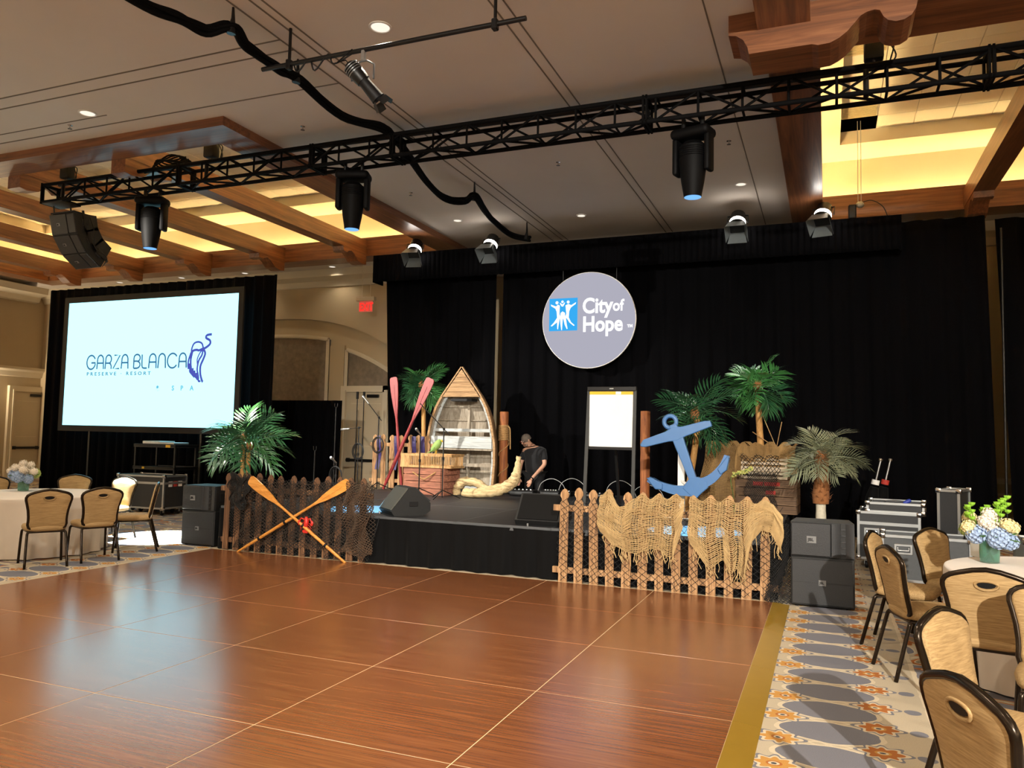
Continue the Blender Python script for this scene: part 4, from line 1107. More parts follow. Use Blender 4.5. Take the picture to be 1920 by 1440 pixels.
# ------------------------------------------------------------------ oars
def oar(name, label, P, Q, bl, bw, mat, group, y_thick=.02, sr=.019, extra=None):
    P, Q = Vector(P), Vector(Q); Ln = (Q-P).length
    t = thing(name, label, 'oar', P, 0, group)
    d = (Q-P).normalized(); yv = Vector((0, -1, 0)); yv = (yv-d*yv.dot(d)).normalized(); zv = d.cross(yv)
    M = Matrix(((d.x, yv.x, zv.x, 0), (d.y, yv.y, zv.y, 0), (d.z, yv.z, zv.z, 0), (0, 0, 0, 1)))
    def lm(): q = local(); q.M = M; return q
    a = Ln-bl
    lm().tube([(0, 0, 0), (.12, 0, 0), (.14, 0, 0), (a*.6, 0, 0), (a+.1, 0, 0)], [sr*.8, sr*.8, sr, sr*1.1, sr*.8], 10).build('shaft', mat, t, 60)
    k = bw/2
    up = [(a-.02, sr*.7), (a+.08, sr*1.1), (a+bl*.3, k*.62), (a+bl*.6, k*.9), (a+bl*.85, k), (a+bl*.97, k*.92), (Ln, k*.6)]
    lm().prism(up+[(x, -z) for x, z in reversed(up)], -y_thick/2, y_thick/2).build('blade', mat, t)
    lm().prism([(a, -.008), (a+bl*.8, -.005), (a+bl*.8, .005), (a, .008)], y_thick/2, y_thick/2+.006).build('blade_ridge', mat, t)
    if extra: extra(lm, t, a)
    return t
def bands(lm, t, a):
    for q in (.28, .62): lm().tube([(a*q, 0, 0), (a*q+.03, 0, 0)], .026, 10).build('leather_collar', BLACKP, t, 40)
oar('wooden_oar', 'varnished wooden oar leaning with its blade at upper left of the dark fence', (-5.60, 8.36, .015), (-7.22, 8.44, .99), .62, .14, OARW, 'crossed varnished oars', extra=bands)
oar('wooden_oar', 'varnished wooden oar leaning with its blade at upper right of the dark fence', (-7.34, 8.40, .02), (-5.66, 8.47, 1.01), .60, .14, OARW, 'crossed varnished oars', extra=bands)
oar('red_oar', 'red painted oar standing nearly upright left of the boat', (-7.42, 12.85, SZ+.01), (-7.76, 13.0, 2.73), .78, .17, OARR, 'red oars', .025, .028)
oar('red_oar', 'red painted oar leaning right across the palm beside the boat', (-7.76, 12.75, SZ+.01), (-6.92, 12.95, 2.70), .85, .19, OARR, 'red oars', .025, .03)
# red plastic lobster tied beside the crossed oars
LOB = plain('lobster_red', '#c22a22', .35, 0, .15, 20, 0, .3)
t = thing('toy_lobster', 'small red lobster hanging beside the crossed oars on the dark fence', 'lobster', (-6.25, 8.40, .46))
mb = local(); mb.tube([(0, 0, .09), (.01, 0, .04), (0, 0, -.02), (-.01, 0, -.08)], [.015, .034, .03, .016], 10); mb.build('body', LOB, t, 180)
for sx in (-1, 1):
    mb = local(); mb.tube([(sx*.02, 0, .05), (sx*.07, -.01, .07), (sx*.09, -.01, .03)], .01, 6); mb.ell((sx*.1, -.01, .01), (.022, .014, .035), 8, 6); mb.build('claw', LOB, t, 60)
    for k in range(3):
        local().tube([(sx*.025, 0, .02-.03*k), (sx*.07, -.01, .0-.03*k), (sx*.085, 0, -.03-.03*k)], .004, 5).build('leg', LOB, t)
local().prism([(-.03, -.12), (.03, -.12), (.045, -.095), (.01, -.075), (-.02, -.075), (-.05, -.095)], -.01, .01).build('tail', LOB, t)

# ------------------------------------------------------------------ palms
def frond_mesh(name, Ln, droop, nl, ll, lw, m, seed, spread=72):
    rr = random.Random(seed); mb = local()
    pts = [Vector((0, 0, 0))]; N = 16
    for i in range(N):
        a = -R(droop)*(i/N)**1.3
        pts.append(pts[-1]+Vector((cos(a), 0, sin(a)))*Ln/N)
    mb.tube(pts, [.009-.007*i/N for i in range(N+1)], 4, cap=False)
    for k in range(nl):
        s_ = .16+.84*k/(nl-1); f = s_*N; i = min(int(f), N-1); p = pts[i].lerp(pts[i+1], f-i); d = (pts[i+1]-pts[i]).normalized()
        l_ = ll*(sin(PI*(.18+.72*s_))**.7)*rr.uniform(.85, 1.1); sp = R(spread*(1-.55*s_)+rr.uniform(-5, 5))
        upv = Vector((-d.z, 0, d.x))
        for sg in (-1, 1):
            dr = (d*cos(sp)+Vector((0, sg, 0))*sin(sp)+upv*.16).normalized()
            wv = (dr.cross(upv)).normalized()*lw*.5
            q1 = p+dr*l_*.4; q2 = p+dr*l_*.75+Vector((0, 0, -.06*l_)); q3 = p+dr*l_+Vector((0, 0, -.22*l_))
            mb.add([p, q1+wv, q1-wv, q2+wv*.7, q2-wv*.7, q3], [(0, 1, 2), (1, 3, 4, 2), (3, 5, 4)])
    return mb.mesh(name, m)
def palm(label, base, trunk, r, crown, fr, mat, seed, n, Ln, group='artificial palms', nl=11, ll=.3, lw=.03, lo=-30, hi=78, tm=None, second=None, droop=(30, 65)):
    rr = random.Random(seed)
    t = thing('palm_tree', label, 'palm', base, 0, group)
    for tr, c in ((trunk, crown), second) if second else ((trunk, crown),):
        P = smoothp([Vector(p)-Vector(base) for p in tr], 5)
        MB().tube(P, [r*(1.12-.25*i/len(P))*(1+.05*(i % 2)) for i in range(len(P))], 10).build('trunk', tm or TRUNK, t, 60)
        C = Vector(c)-Vector(base)
        MB().ell(C, (r*1.6, r*1.6, r*2.2), 10, 6).build('crown_fibre', FIBRE, t, 180)
    ms = [frond_mesh('frond', Ln*q, rr.uniform(*droop), nl, ll, lw, mat[i % len(mat)], seed*10+i) for i, q in enumerate((1, .9, .78, 1.05, .85))]
    C = Vector(crown)-Vector(base); C2 = (Vector(second[1])-Vector(base)) if second else C
    for i in range(n):
        az = i*137.5+rr.uniform(-15, 15); f = (i+.5)/n
        el = hi+(lo-hi)*f**.8+rr.uniform(-8, 8)
        m = (RZ(az) @ RY(-el) @ RX(rr.uniform(-55, 55))).to_euler()
        inst('frond', ms[i % 5], t, C if (not second or i % 2) else C2, m)
    return t
palm('tall palm with two trunks standing on the floor behind the left fence', (-8.10, 9.35, 0), [(-8.12, 9.35, 0), (-8.11, 9.33, .6), (-8.12, 9.3, 1.45)], .034, (-8.10, 9.3, 1.55), None, [LEAF, LEAF2, LEAF], 11, 26, .60, second=([(-7.93, 9.3, 0), (-7.97, 9.3, .6), (-7.99, 9.28, 1.32)], (-7.98, 9.3, 1.42)), ll=.36, lw=.029, lo=-30)
palm('palm standing behind the red oars left of the boat', (-7.56, 13.95, SZ), [(-7.56, 13.95, SZ), (-7.58, 13.95, 1.5), (-7.62, 13.95, 2.6)], .045, (-7.66, 13.95, 2.64), None, [LEAF, LEAF2], 12, 18, .5, ll=.36, lw=.03, lo=-45)
palm('dark green palm leaning behind the blue anchor', (-1.93, 11.6, SZ), [(-1.93, 11.6, SZ), (-1.86, 11.6, 1.1), (-1.77, 11.6, 1.75), (-1.77, 11.6, 2.0)], .045, (-1.80, 11.6, 2.02), None, [LEAF], 13, 20, .62, ll=.36, lw=.028, lo=-40)
palm('tallest bright green palm rising behind the burlap-covered crates', (-.86, 12.75, SZ), [(-.86, 12.75, SZ), (-.96, 12.72, 1.6), (-1.0, 12.7, 2.45)], .05, (-1.0, 12.7, 2.5), None, [LEAF2, LEAF], 14, 22, .46, ll=.38, lw=.031, lo=-45)
t = palm('olive date palm with a rope-wrapped pale trunk beside the right speaker', (-.08, 11.2, 0), [(-.08, 11.2, 0), (-.08, 11.2, .5), (-.08, 11.2, .88)], .066, (-.06, 11.2, 1.43), None, [LEAFD], 15, 24, .56, ll=.27, lw=.014, lo=-12, nl=18, tm=PALETR, droop=(60, 90))
mb = MB(t); mb.tube([(-.08, 11.2, .84), (-.08, 11.2, .95), (-.06, 11.2, 1.2), (-.06, 11.2, 1.40)], [.10, .11, .085, .06], 12); mb.build('shaggy_trunk', FIBRE, t, 60)
mb = MB(t)
for i in range(60):
    a = i*2.4; z = .86+.5*i/60; r_ = .112-.042*i/60
    mb.add([(-.07+r_*cos(a-.25), 11.2+r_*sin(a-.25), z), (-.07+r_*cos(a+.25), 11.2+r_*sin(a+.25), z), (-.07+(r_+.045)*cos(a), 11.2+(r_+.045)*sin(a), z+.045)], [(0, 1, 2)])
mb.build('husk', FIBRE, t)

# ------------------------------------------------------------------ rowboat standing on end
BX, BY = -6.66, 13.75
t = thing('rowboat', 'weathered half rowboat standing upright on the stage with its bow up', 'boat', (BX, BY, SZ))
HW = [(0, .70), (.16, .715), (.5, .74), (.9, .73), (1.33, .645), (1.6, .545), (1.82, .42), (2.385, 0.0)]
def hw(z): return interp(HW, z)
def dep(z): return .46*min(1, ((2.42-z)/1.1))**.6+.02
def hull(u, v, ins=0):
    z = 2.385*v; wv = max(hw(z)-ins, .002); d = dep(z)-ins*1.2
    a = abs(2*u-1); s_ = 1 if u > .5 else -1
    if a > .55: k = (a-.55)/.45; x = wv*(.80+.20*k**.7); y = d*(1-k)
    else: x = wv*.80*a/.55; y = d*(1+.08*(1-a/.55))
    return (s_*x, y, z)
local().grid(lambda u, v: hull(u, v), 28, 30).build('hull', BOATW, t, 40)
local().grid(lambda u, v: hull(u, v, .022), 28, 30).build('hull_lining', BOATG, t, 40)
for s_ in (-1, 1):
    P = [(s_*hw(2.385*i/30), -.005, 2.385*i/30) for i in range(31)]
    mb = local()
    for a, b in zip(P, P[1:]): mb.bar(a, b, .045, .05, (0, -1, 0))
    mb.build('gunwale', BOATW, t)
    P = [(s_*(hw(z)-.07), .08, z) for z in [1.82*i/18 for i in range(19)]]
    mb = local()
    for a, b in zip(P, P[1:]): mb.bar(a, b, .05, .03, (0, -1, 0))
    mb.build('inwale', BOATP, t)
zs = [1.80+.585*i/6 for i in range(7)]
for i in range(6):
    a, b = zs[i]+.003, zs[i+1]-.003
    local().prism([(-hw(a)*.98, a), (hw(a)*.98, a), (max(hw(b)*.98, .005), b), (-max(hw(b)*.98, .005), b)], -.03, -.005).build('bow_deck_plank', BOATW, t)
local().box((-.23, -.01, 1.72), (.23, .25, 1.77)).build('bow_slot', BLACKP, t)
for (z0, z1, y0, y1, m) in ((1.12, 1.18, .05, .09, BOATP), (.79, 1.03, .02, .05, BOATP), (.76, .80, .02, .30, BOATG), (.44, .50, .1, .16, BOATG), (.02, .06, .02, .4, BOATP)):
    ww = hw((z0+z1)/2)-.07; local().box((-ww, y0, z0), (ww, y1, z1)).build('thwart' if z1-z0 > .1 else 'crosspiece', m, t)
for z in (.3, .62, 1.0, 1.35, 1.62):
    P = [hull(u/20, z/2.385, .04) for u in range(21)]
    local().tube(P, .016, 5).build('rib', BOATG, t)
local().box((-.025, .36, .02), (.025, .42, 1.8)).build('keelson', BOATG, t)

# ------------------------------------------------------------------ piling posts
def piling(label, x, y, z0, h, r, ropes):
    t = thing('piling_post', label, 'post', (x, y, z0), 0, 'round wooden pilings')
    rr = random.Random(int(x*100))
    local().lathe([(r*(1+rr.uniform(-.03, .03)), h*i/9) for i in range(10)]+[(r*.9, h+.008)], 18, rip=lambda a, v: .025*sin(a*3+v*5)).build('log', LOG, t, 50)
    if ropes:
        P = [((r+.012)*cos(i*PI/8), (r+.012)*sin(i*PI/8), h-.56+.30*i/176) for i in range(177)]
        local().tube(P, .012, 6).build('rope_coil', ROPE, t, 180)
        P = [((r+.01)*cos(1.2-i*PI/9), (r+.01)*sin(1.2-i*PI/9), h-.56-.7*i/30) for i in range(31)]
        local().tube(P, .009, 6).build('rope_wrap', ROPE, t, 180)
        local().tube(smoothp([(r+.01, -.03, h-.28), (r+.06, -.05, h-.32), (r+.07, -.05, h-.5), (r+.075, -.05, h-.72)], 4), .011, 6).build('rope_tail', ROPE, t, 180)
piling('rope-wrapped round wooden post right of the boat', -5.84, 14.0, SZ, 1.52, .085, True)
piling('plain round wooden post between the easel and the anchor', -2.73, 12.5, SZ, 1.50, .078, False)

# ------------------------------------------------------------------ driftwood
def drift(label, pts, rad, group, seed):
    rr = random.Random(seed); P = smoothp(pts, 6)
    rr_ = []
    n = len(P)
    for i in range(n):
        f = i/(n-1)*(len(rad)-1); k = min(int(f), len(rad)-2); rr_.append((rad[k]+(rad[k+1]-rad[k])*(f-k))*(1+.07*sin(i*.6+seed)+rr.uniform(-.025, .025)))
    mb = local().tube(P, rr_, 12)
    zmin = min(v[2] for v in mb.v); dz = SZ+.003-zmin
    mb.v = [(v[0]+.012*sin(v[2]*60+v[0]*40), v[1], v[2]+dz+.01*sin(v[0]*45)*(1 if v[2]+dz > SZ+.03 else 0)) for v in mb.v]
    o = mb.build('driftwood_log', DRIFTW, None, 60)
    return tag(o, label, 'driftwood', group)
drift('long pale driftwood log with an upturned right end before the boat', [(-5.74, 12.02, .68), (-5.45, 12.0, .69), (-5.12, 12.03, .75), (-4.90, 12.1, .86), (-4.82, 12.15, 1.05), (-4.79, 12.15, 1.32)], [.06, .09, .095, .1, .07, .035], 'driftwood logs', 1)
drift('shorter arched driftwood log behind the long one', [(-6.0, 12.3, .69), (-5.99, 12.31, .83), (-5.86, 12.33, .93), (-5.6, 12.35, .90), (-5.4, 12.36, .78)], [.065, .08, .085, .075, .05], 'driftwood logs', 2)

# ------------------------------------------------------------------ crates
def board_crate(label, x, y, z, rz, dim, nb, m, red=False, name='wooden_crate', group='weathered wooden crates'):
    W, D, H = dim; t = thing(name, label, 'crate', (x, y, z), rz, group)
    bh = H/nb
    f = local().box((-W/2, 0, .004), (W/2, .018, bh-.006)).mesh('plank', m); s_ = local().box((0, -D/2, .004), (.018, D/2, bh-.006)).mesh('plank', m)
    for i in range(nb):
        inst('plank', f, t, (0, -D/2, i*bh)); inst('plank', f, t, (0, D/2-.018, i*bh))
        inst('plank', s_, t, (-W/2, 0, i*bh)); inst('plank', s_, t, (W/2-.018, 0, i*bh))
    local().box((-W/2+.02, -D/2+.02, .0), (W/2-.02, D/2-.02, .012)).build('bottom', m, t)
    for sx in (-1, 1):
        for sy in (-1, 1): local().cbox((sx*(W/2-.035), sy*(D/2-.035), H/2), (.03, .03, H-.01)).build('corner_post', m, t)
    if red:
        for (xa, xb, k) in ((-.02, .2, nb-1), (.0, .14, nb-2), (-.18, -.04, nb-1)):
            local().box((xa, -D/2-.002, k*bh+.03), (xb, -D/2, k*bh+bh-.04)).build('faded_red_print', REDP, t)
    return t
board_crate('large reddish weathered crate under the slatted basket left of the driftwood', -6.53, 12.35, SZ, -6, (.86, .52, .47), 4, CRATER)
board_crate('large brown crate with faded red print at the right end of the stage', -.83, 12.35, SZ, -3, (.88, .5, .5), 4, CRATEW, True)
board_crate('upright crate under the burlap at the left of the brown printed crate', -1.42, 12.55, SZ, 4, (.4, .4, .98), 7, CRATEW)
board_crate('upright crate under the burlap behind the brown printed crate', -.85, 12.95-.02, SZ, 0, (.55, .36, .98), 7, CRATEW)
# rope handle of the left crate
o = local().tube(smoothp([(-6.75, 12.06, .98), (-6.6, 12.04, .9), (-6.52, 12.04, .86), (-6.44, 12.04, .9), (-6.3, 12.06, .99)], 5), .012, 6).build('rope_swag', ROPE, None, 180); tag(o, 'short rope swag hanging across the front of the reddish crate', 'rope')
# slatted basket (poultry crate)
t = thing('slatted_basket', 'long wooden slatted basket lying on top of the reddish crate', 'basket', (-6.50, 12.3, SZ+.473), -3)
W, D, H = 1.02, .46, .24
SLAT = wood('slat_wood', '#8f6a42', '#cda874', 'z', 2, 8, .7, 0, .2, '#b48c5a')
for z in (0, H-.04): 
    for sy in (-1, 1): local().box((-W/2, sy*D/2-.01, z), (W/2, sy*D/2+.01, z+.04)).build('side_rail', SLAT, t)
    for sx in (-1, 1): local().box((sx*W/2-.01, -D/2, z), (sx*W/2+.01, D/2, z+.04)).build('side_rail', SLAT, t)
sl = local().tube([(0, 0, .02), (0, 0, H-.02)], .009, 6).mesh('slat', SLAT)
for i in range(24):
    for sy in (-1, 1): inst('slat', sl, t, (-W/2+.2+(W-.24)*i/23, sy*D/2, 0))
for i in range(9):
    for sx in (-1, 1): inst('slat', sl, t, (sx*W/2, -D/2+.04+(D-.08)*i/8, 0))
for sy in (-1, 1): local().box((-W/2, sy*D/2-.008, .04), (-W/2+.18, sy*D/2+.008, H-.04)).build('solid_end', SLAT, t)
local().box((-W/2, -D/2, 0), (W/2, D/2, .012)).build('floor_board', SLAT, t)
# dried stalks and parrot on the basket
t = thing('toy_parrot', 'pale green parrot figure perched on the slatted basket', 'parrot', (-6.38, 12.2, SZ+.715))
mb = local(); mb.tube([(-.1, 0, .035), (-.05, 0, .08), (.02, 0, .15), (.06, 0, .21), (.08, 0, .245)], [.012, .05, .07, .055, .03], 12); mb.build('body', PARROT, t, 180)
mb = local(); mb.tube([(.1, 0, .24), (.125, 0, .225), (.125, 0, .2)], [.018, .012, .003], 8); mb.build('beak', YELLOW, t, 180)
mb = local(); mb.prism([(-.17, .0), (-.06, .06), (.03, .16), (-.02, .07), (-.1, .02)], -.062, -.05); mb.build('wing', plain('parrot_wing', '#6f9a4c', .7, 0, .2), t)
for sx in (-1, 1): local().tube([(0, sx*.02, 0), (.01, sx*.02, .1)], .006, 5).build('foot', YELLOW, t)
# ------------------------------------------------------------------ lobster trap
t = thing('lobster_trap', 'half-round lobster trap of pale laths standing on the brown printed crate', 'trap', (-.86, 12.32, SZ+.503), -3)
W, Rr, H0 = .66, .19, .16
LATH = wood('pale_lath', '#a8937a', '#e6d9c2', 'x', 2.5, 8, .8, 0, .2, '#cbb99e')
ln = local().box((-W/2, -.02, -.005), (W/2, .02, .005)).mesh('lath', LATH)
for i in range(9):
    a = PI*i/8; inst('lath', ln, t, (0, -Rr*cos(a), H0+Rr*sin(a)*.95), (PI/2-a if i else PI/2, 0, 0))
for sy in (-1, 1):
    for z in (.02, .08, .13): inst('lath', ln, t, (0, sy*Rr, z), (PI/2, 0, 0))
for y in (-.14, -.07, 0, .07, .14): inst('lath', ln, t, (0, y, .008))
for x in (-W/2+.02, 0, W/2-.02):
    P = [(x, -Rr+.012, .0)]+[(x, -(Rr-.012)*cos(PI*i/10), H0+(Rr-.012)*sin(PI*i/10)*.95) for i in range(11)]+[(x, Rr-.012, 0)]
    local().tube(P, .012, 6).build('hoop', LATH, t, 180)
    local().box((x-.012, -Rr, 0), (x+.012, Rr, .02)).build('cross_base', LATH, t)
def trapnet(u, v): 
    a = PI*(.02+.6*v); return (-1.2+.55*u+.02*sin(v*9), 12.32-(Rr+.03)*cos(a)-.02, SZ+.55+(Rr+.2)*sin(a)*.95-.02+.02*sin(u*20))
net_obj('fishing_net', 'black net flung over the left end of the lobster trap', trapnet, diag_lines(10, 9), .0042, NETK)
def cratenet(u, v): return (-1.12+.42*u+.03*sin(v*8), 12.04-.03*sin(u*12+v*6)-.02, SZ+.60-.5*v)
net_obj('fishing_net', 'black net hanging down the front of the brown printed crate', cratenet, diag_lines(14, 16), .004, NETK)
# burlap draped over the upright crates
rr = random.Random(5)
def stackb(u, v):
    x = -1.72+1.3*u
    zt = 1.60+.03*cos(u*2*PI*7)
    if v < .3: k = v/.3; return (x, 12.95-.75*k, zt+.02*sin(u*30))
    k = (v-.3)/.7; low = .95 if u > .38 else .68
    return (x-.12*k*(1-u)+.02*sin(k*6+u*9), 12.2-.10*k*(1-u)-.02*sin(u*40), zt-(zt-low)*k*(.65 if u > .38 else 1))
mb = local()
for j in range(61): mb.tube([stackb(i/60, j/60) for i in range(61)], .005, 3, cap=False)
for i in range(73): mb.tube([stackb(i/72, j/40) for j in range(41)], .0045, 3, cap=False)
tag(mb.build('burlap_net', plain('burlap_brown', '#9a7a4c', .95, 0, .25, 30)), 'brown burlap netting draped over the upright crates behind the lobster trap', 'net', 'tan burlap nets')
# dry reeds and yellow sprig
t = thing('dried_reeds', 'thin dried reed stalks sticking up behind the lobster trap', 'reeds', (-.72, 12.62, 1.6))
for i, (dx, dz, l) in enumerate(((-.22, .12, .3), (-.15, .34, .2), (.05, .22, .2), (-.2, -.02, .4), (.1, -.05, .3))):
    local().tube([(0, 0, -.05), (dx*1.6, -.03, dz*1.6)], .006, 5).build('reed', SLAT, t)
t = thing('flower_sprig', 'sprig of yellow-green flowers lying between the anchor and the trap', 'sprig', (-1.28, 11.75, SZ))
mb = local().tube(smoothp([(.02, .1, 0), (.0, .06, .3), (-.02, 0, .52), (.12, 0, .60), (.28, .0, .66)], 4), .005, 5); mb.build('stem', STEM, t)
mb = local()
for i in range(60):
    f = rr.random(); c = Vector((.0+.28*f, rr.uniform(-.03, .03), .56+.1*f+rr.uniform(-.035, .035)))
    mb.ell(c, (.014, .014, .014), 5, 3)
mb.build('blossom', plain('sprig_yellow', '#c8c870', .8, 0, .2, 30), t)

# ------------------------------------------------------------------ blue anchor and its white stand
t = thing('anchor', 'large blue painted anchor tilted to the right in front of the palms', 'anchor', (-1.68, 10.6, SZ))
AY = 10.6
def ext(pts, nm, th=.07, sm=None): 
    mb = MB(t); mb.prism(pts, AY-th/2, AY+th/2); o = mb.build(nm, ANCHOR, t, sm)
    bv = o.modifiers.new('rounded_edge', 'BEVEL'); bv.width = .012; bv.segments = 2; return o
mb = MB(t); mb.tube([(-1.975+.082*cos(R(a)), AY, 1.885+.082*sin(R(a))) for a in range(0, 360, 15)], .03, 8, closed=True); mb.build('ring', ANCHOR, t, 180)
dv = Vector((.25, -.66)).normalized(); pv = Vector((-dv.y, dv.x))
def PT(a, b): q = Vector((-1.89, 1.72))+dv*a+pv*b; return (q.x, q.y)
ext([PT(-.14, -.045), PT(-.14, .045), PT(-.07, .06), PT(.06, .075), PT(.66, .05), PT(.66, -.05), PT(.06, -.075), PT(-.07, -.06)], 'shank', .08)
sv = Vector((.94, .31)).normalized(); sp_ = Vector((-sv.y, sv.x))
def PS(a, b): q = Vector((-1.905, 1.725))+sv*a+sp_*b; return (q.x, q.y)
ext([PS(-.50, -.03), PS(-.44, -.055), PS(-.12, -.075), PS(0, -.1), PS(.12, -.075), PS(.42, -.055), PS(.50, -.05), PS(.50, .03), PS(.42, .05), PS(.12, .065), PS(0, .1), PS(-.12, .065), PS(-.44, .05), PS(-.50, .0)], 'stock', .085)
cr = (-1.63, 1.0)
L_ = smoothp([(-2.26, 0, 1.10), (-2.12, 0, 1.03), (-1.9, 0, .97), (-1.66, 0, .97)], 6); Rr2 = smoothp([(-1.22, 0, 1.45), (-1.28, 0, 1.30), (-1.42, 0, 1.14), (-1.62, 0, 1.04)], 6)
def band(P, w0, w1):
    A = []; Bq = []
    for i, p in enumerate(P):
        d = (P[min(i+1, len(P)-1)]-P[max(i-1, 0)]).normalized(); nn = Vector((-d.z, 0, d.x))*(w0+(w1-w0)*i/(len(P)-1))/2
        A.append((p.x+nn.x, p.z+nn.z)); Bq.append((p.x-nn.x, p.z-nn.z))
    return A, Bq
for P, nm in ((L_, 'arm'), (Rr2, 'arm')):
    A, Bq = band(P, .07, .15); mb = MB(t)
    for i in range(len(A)-1): mb.prism([A[i], A[i+1], Bq[i+1], Bq[i]], AY-.045, AY+.045)
    mb.build(nm, ANCHOR, t)
ext([(-2.28, 1.12), (-2.20, 1.12), (-2.06, 1.05), (-2.06, .97), (-2.16, .97)], 'fluke', .16); ext([(-1.205, 1.46), (-1.19, 1.40), (-1.22, 1.26), (-1.30, 1.2), (-1.34, 1.27)], 'fluke', .16)
ext([(-1.80, 1.0), (-1.72, 1.12), (-1.60, 1.16), (-1.47, 1.10), (-1.46, 1.02), (-1.56, .93), (-1.62, .86), (-1.70, .91)], 'crown', .1)
t = thing('white_stand', 'narrow white post holding up the blue anchor', 'stand', (-1.85, 10.78, SZ))
local().box((-.045, -.03, .02), (.045, .03, .88)).build('post', WHITE, t); local().box((-.2, -.15, 0), (.2, .15, .02)).build('base', WHITE, t)
local().bar((0, -.02, .5), (.16, -.13, .42), .03, .03).build('bracket', WHITE, t)

# ------------------------------------------------------------------ flip chart easel
t = thing('flip_chart_easel', 'black flip chart easel standing on the stage', 'easel', (-2.93, 11.1, SZ))
mb = local()
for sx in (-1, 1): local().bar((sx*.36, -.12, 0), (sx*.345, .02, 1.80), .05, .03, (0, -1, 0)).build('leg', plain('easel_black%d' % sx, '#2e2f2e', .5), t)
local().bar((0, .55, 0), (0, .03, 1.70), .04, .025).build('rear_leg', BLACK, t)
local().rbox((-.37, -.01, 1.75), (.37, .035, 1.815), .006).build('top_clamp', BLACK, t)
local().box((-.35, .0, .92), (.35, .02, 1.76)).build('backboard', BLACK, t)
local().rbox((-.36, -.06, .885), (.36, .02, .925), .005).build('tray', BLACK, t)
local().rbox((-.03, -.016, 1.775), (.03, -.01, 1.79), .002).build('badge', STEEL, t)
t = thing('paper_pad', 'white flip chart paper pad with a yellow header held on the easel', 'paper pad', (-2.93, 11.085, SZ+.93))
mb = local().box((-.325, -.014, 0), (.325, .012, .765)); mb.build('sheets', PAPER, t)
local().box((-.325, -.016, .765), (.325, .012, .81)).build('header', YELLOW, t); local().box((.07, -.018, .768), (.15, -.016, .81)).build('header_label', PAPER, t)

# ------------------------------------------------------------------ stage monitors
def wedge(label, x, y, rz, m=CABB):
    t = thing('stage_monitor', label, 'speaker', (x, y, SZ), rz, 'wedge stage monitors')
    W = .56
    pr = [(-.22, 0.0), (.18, 0.0), (.27, .06), (.27, .16), (.05, .36), (-.02, .36), (-.26, .06)]
    local().prism(pr, -W/2, W/2, 'x').build('cabinet', CABB, t)
    # front grille on the sloping face that looks up at the performer, rear panel facing the hall
    local().prism([(-.245, .07), (-.03, .345), (-.045, .355), (-.262, .08)], -W/2+.03, W/2-.03, 'x').build('rear_panel', m, t)
    mb = local(); mb.prism([(.262, .175), (.06, .345), (.075, .36), (.278, .188)], -W/2+.03, W/2-.03, 'x'); mb.build('grille', GRILLE, t)
    for sx in (-1, 1): local().rbox((sx*W/2-.008, -.02, .12), (sx*W/2+.008, .1, .18), .004).build('handle', BLACKP, t)
    local().lathe([(.012, 0), (.012, .03)], 10, (-.1, -.3, 0)).build('cable_plug', STEEL, t)
    return t
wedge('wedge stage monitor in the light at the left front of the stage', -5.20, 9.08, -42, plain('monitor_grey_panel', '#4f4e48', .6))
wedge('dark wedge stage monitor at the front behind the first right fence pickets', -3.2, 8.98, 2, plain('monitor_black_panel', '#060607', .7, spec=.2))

# ------------------------------------------------------------------ microphone stands, poles, cables
def micstand(label, x, y, h, boom=None, tripod=True, mic=True, z=SZ, coil=False):
    t = thing('microphone_stand', label, 'stand', (x, y, z), 0, 'microphone stands')
    local().tube([(0, 0, .02), (0, 0, h)], .011, 8).build('pole', BLACK, t, 60)
    if tripod:
        for k in range(3):
            a = k*2.094+.5; local().tube([(0, 0, .14), (.3*cos(a), .3*sin(a), .008)], .009, 6).build('foot', BLACK, t)
    else: local().lathe([(.15, 0), (.15, .015), (.03, .035)], 24).build('base', BLACK, t, 40)
    local().lathe([(.02, h*.55), (.022, h*.55+.05)], 10).build('clutch', BLACKP, t)
    top = Vector((0, 0, h))
    if boom:
        e = Vector(boom); local().tube([top-e*.25, top+e], .008, 6).build('boom', BLACK, t); local().ell(top, (.022, .022, .022), 8, 6).build('swivel', BLACKP, t); top = top+e
    if mic:
        d = Vector(boom).normalized() if boom else Vector((0, -.5, .3)).normalized()
        local().tube([top, top+d*.06, top+d*.15, top+d*.152, top+d*.19], [.011, .013, .02, .026, .018], 10).build('microphone', STEEL, t, 60)
    if coil:
        mb = local()
        for q in range(3): mb.tube([(.02+(.10+.012*q)*cos(a*PI/10), -.02-.01*q, h*.62+(.13+.012*q)*sin(a*PI/10)) for a in range(20)], .007, 5, closed=True)
        mb.build('cable_coil', BLACKP, t)
    return t
micstand('boom microphone stand whose arm crosses in front of the boat', -5.90, 11.55, 1.15, (-.47, .02, .42), True, False)
micstand('straight microphone stand in front of the reddish crate', -6.45, 11.75, 1.05, None, True)
micstand('microphone stand with a hanging cable coil at the left rear of the stage', -8.05, 12.3, 1.15, (-.2, 0, -.02), True, True, coil=True)
micstand('microphone stand with boom raised beside the back picket fence', -7.75, 12.5, 1.35, (-.2, -.05, .25), True, True, coil=True)
micstand('short microphone stand with a looped cable near the left end of the stage', -7.55, 10.9, .55, None, False, True, coil=True)
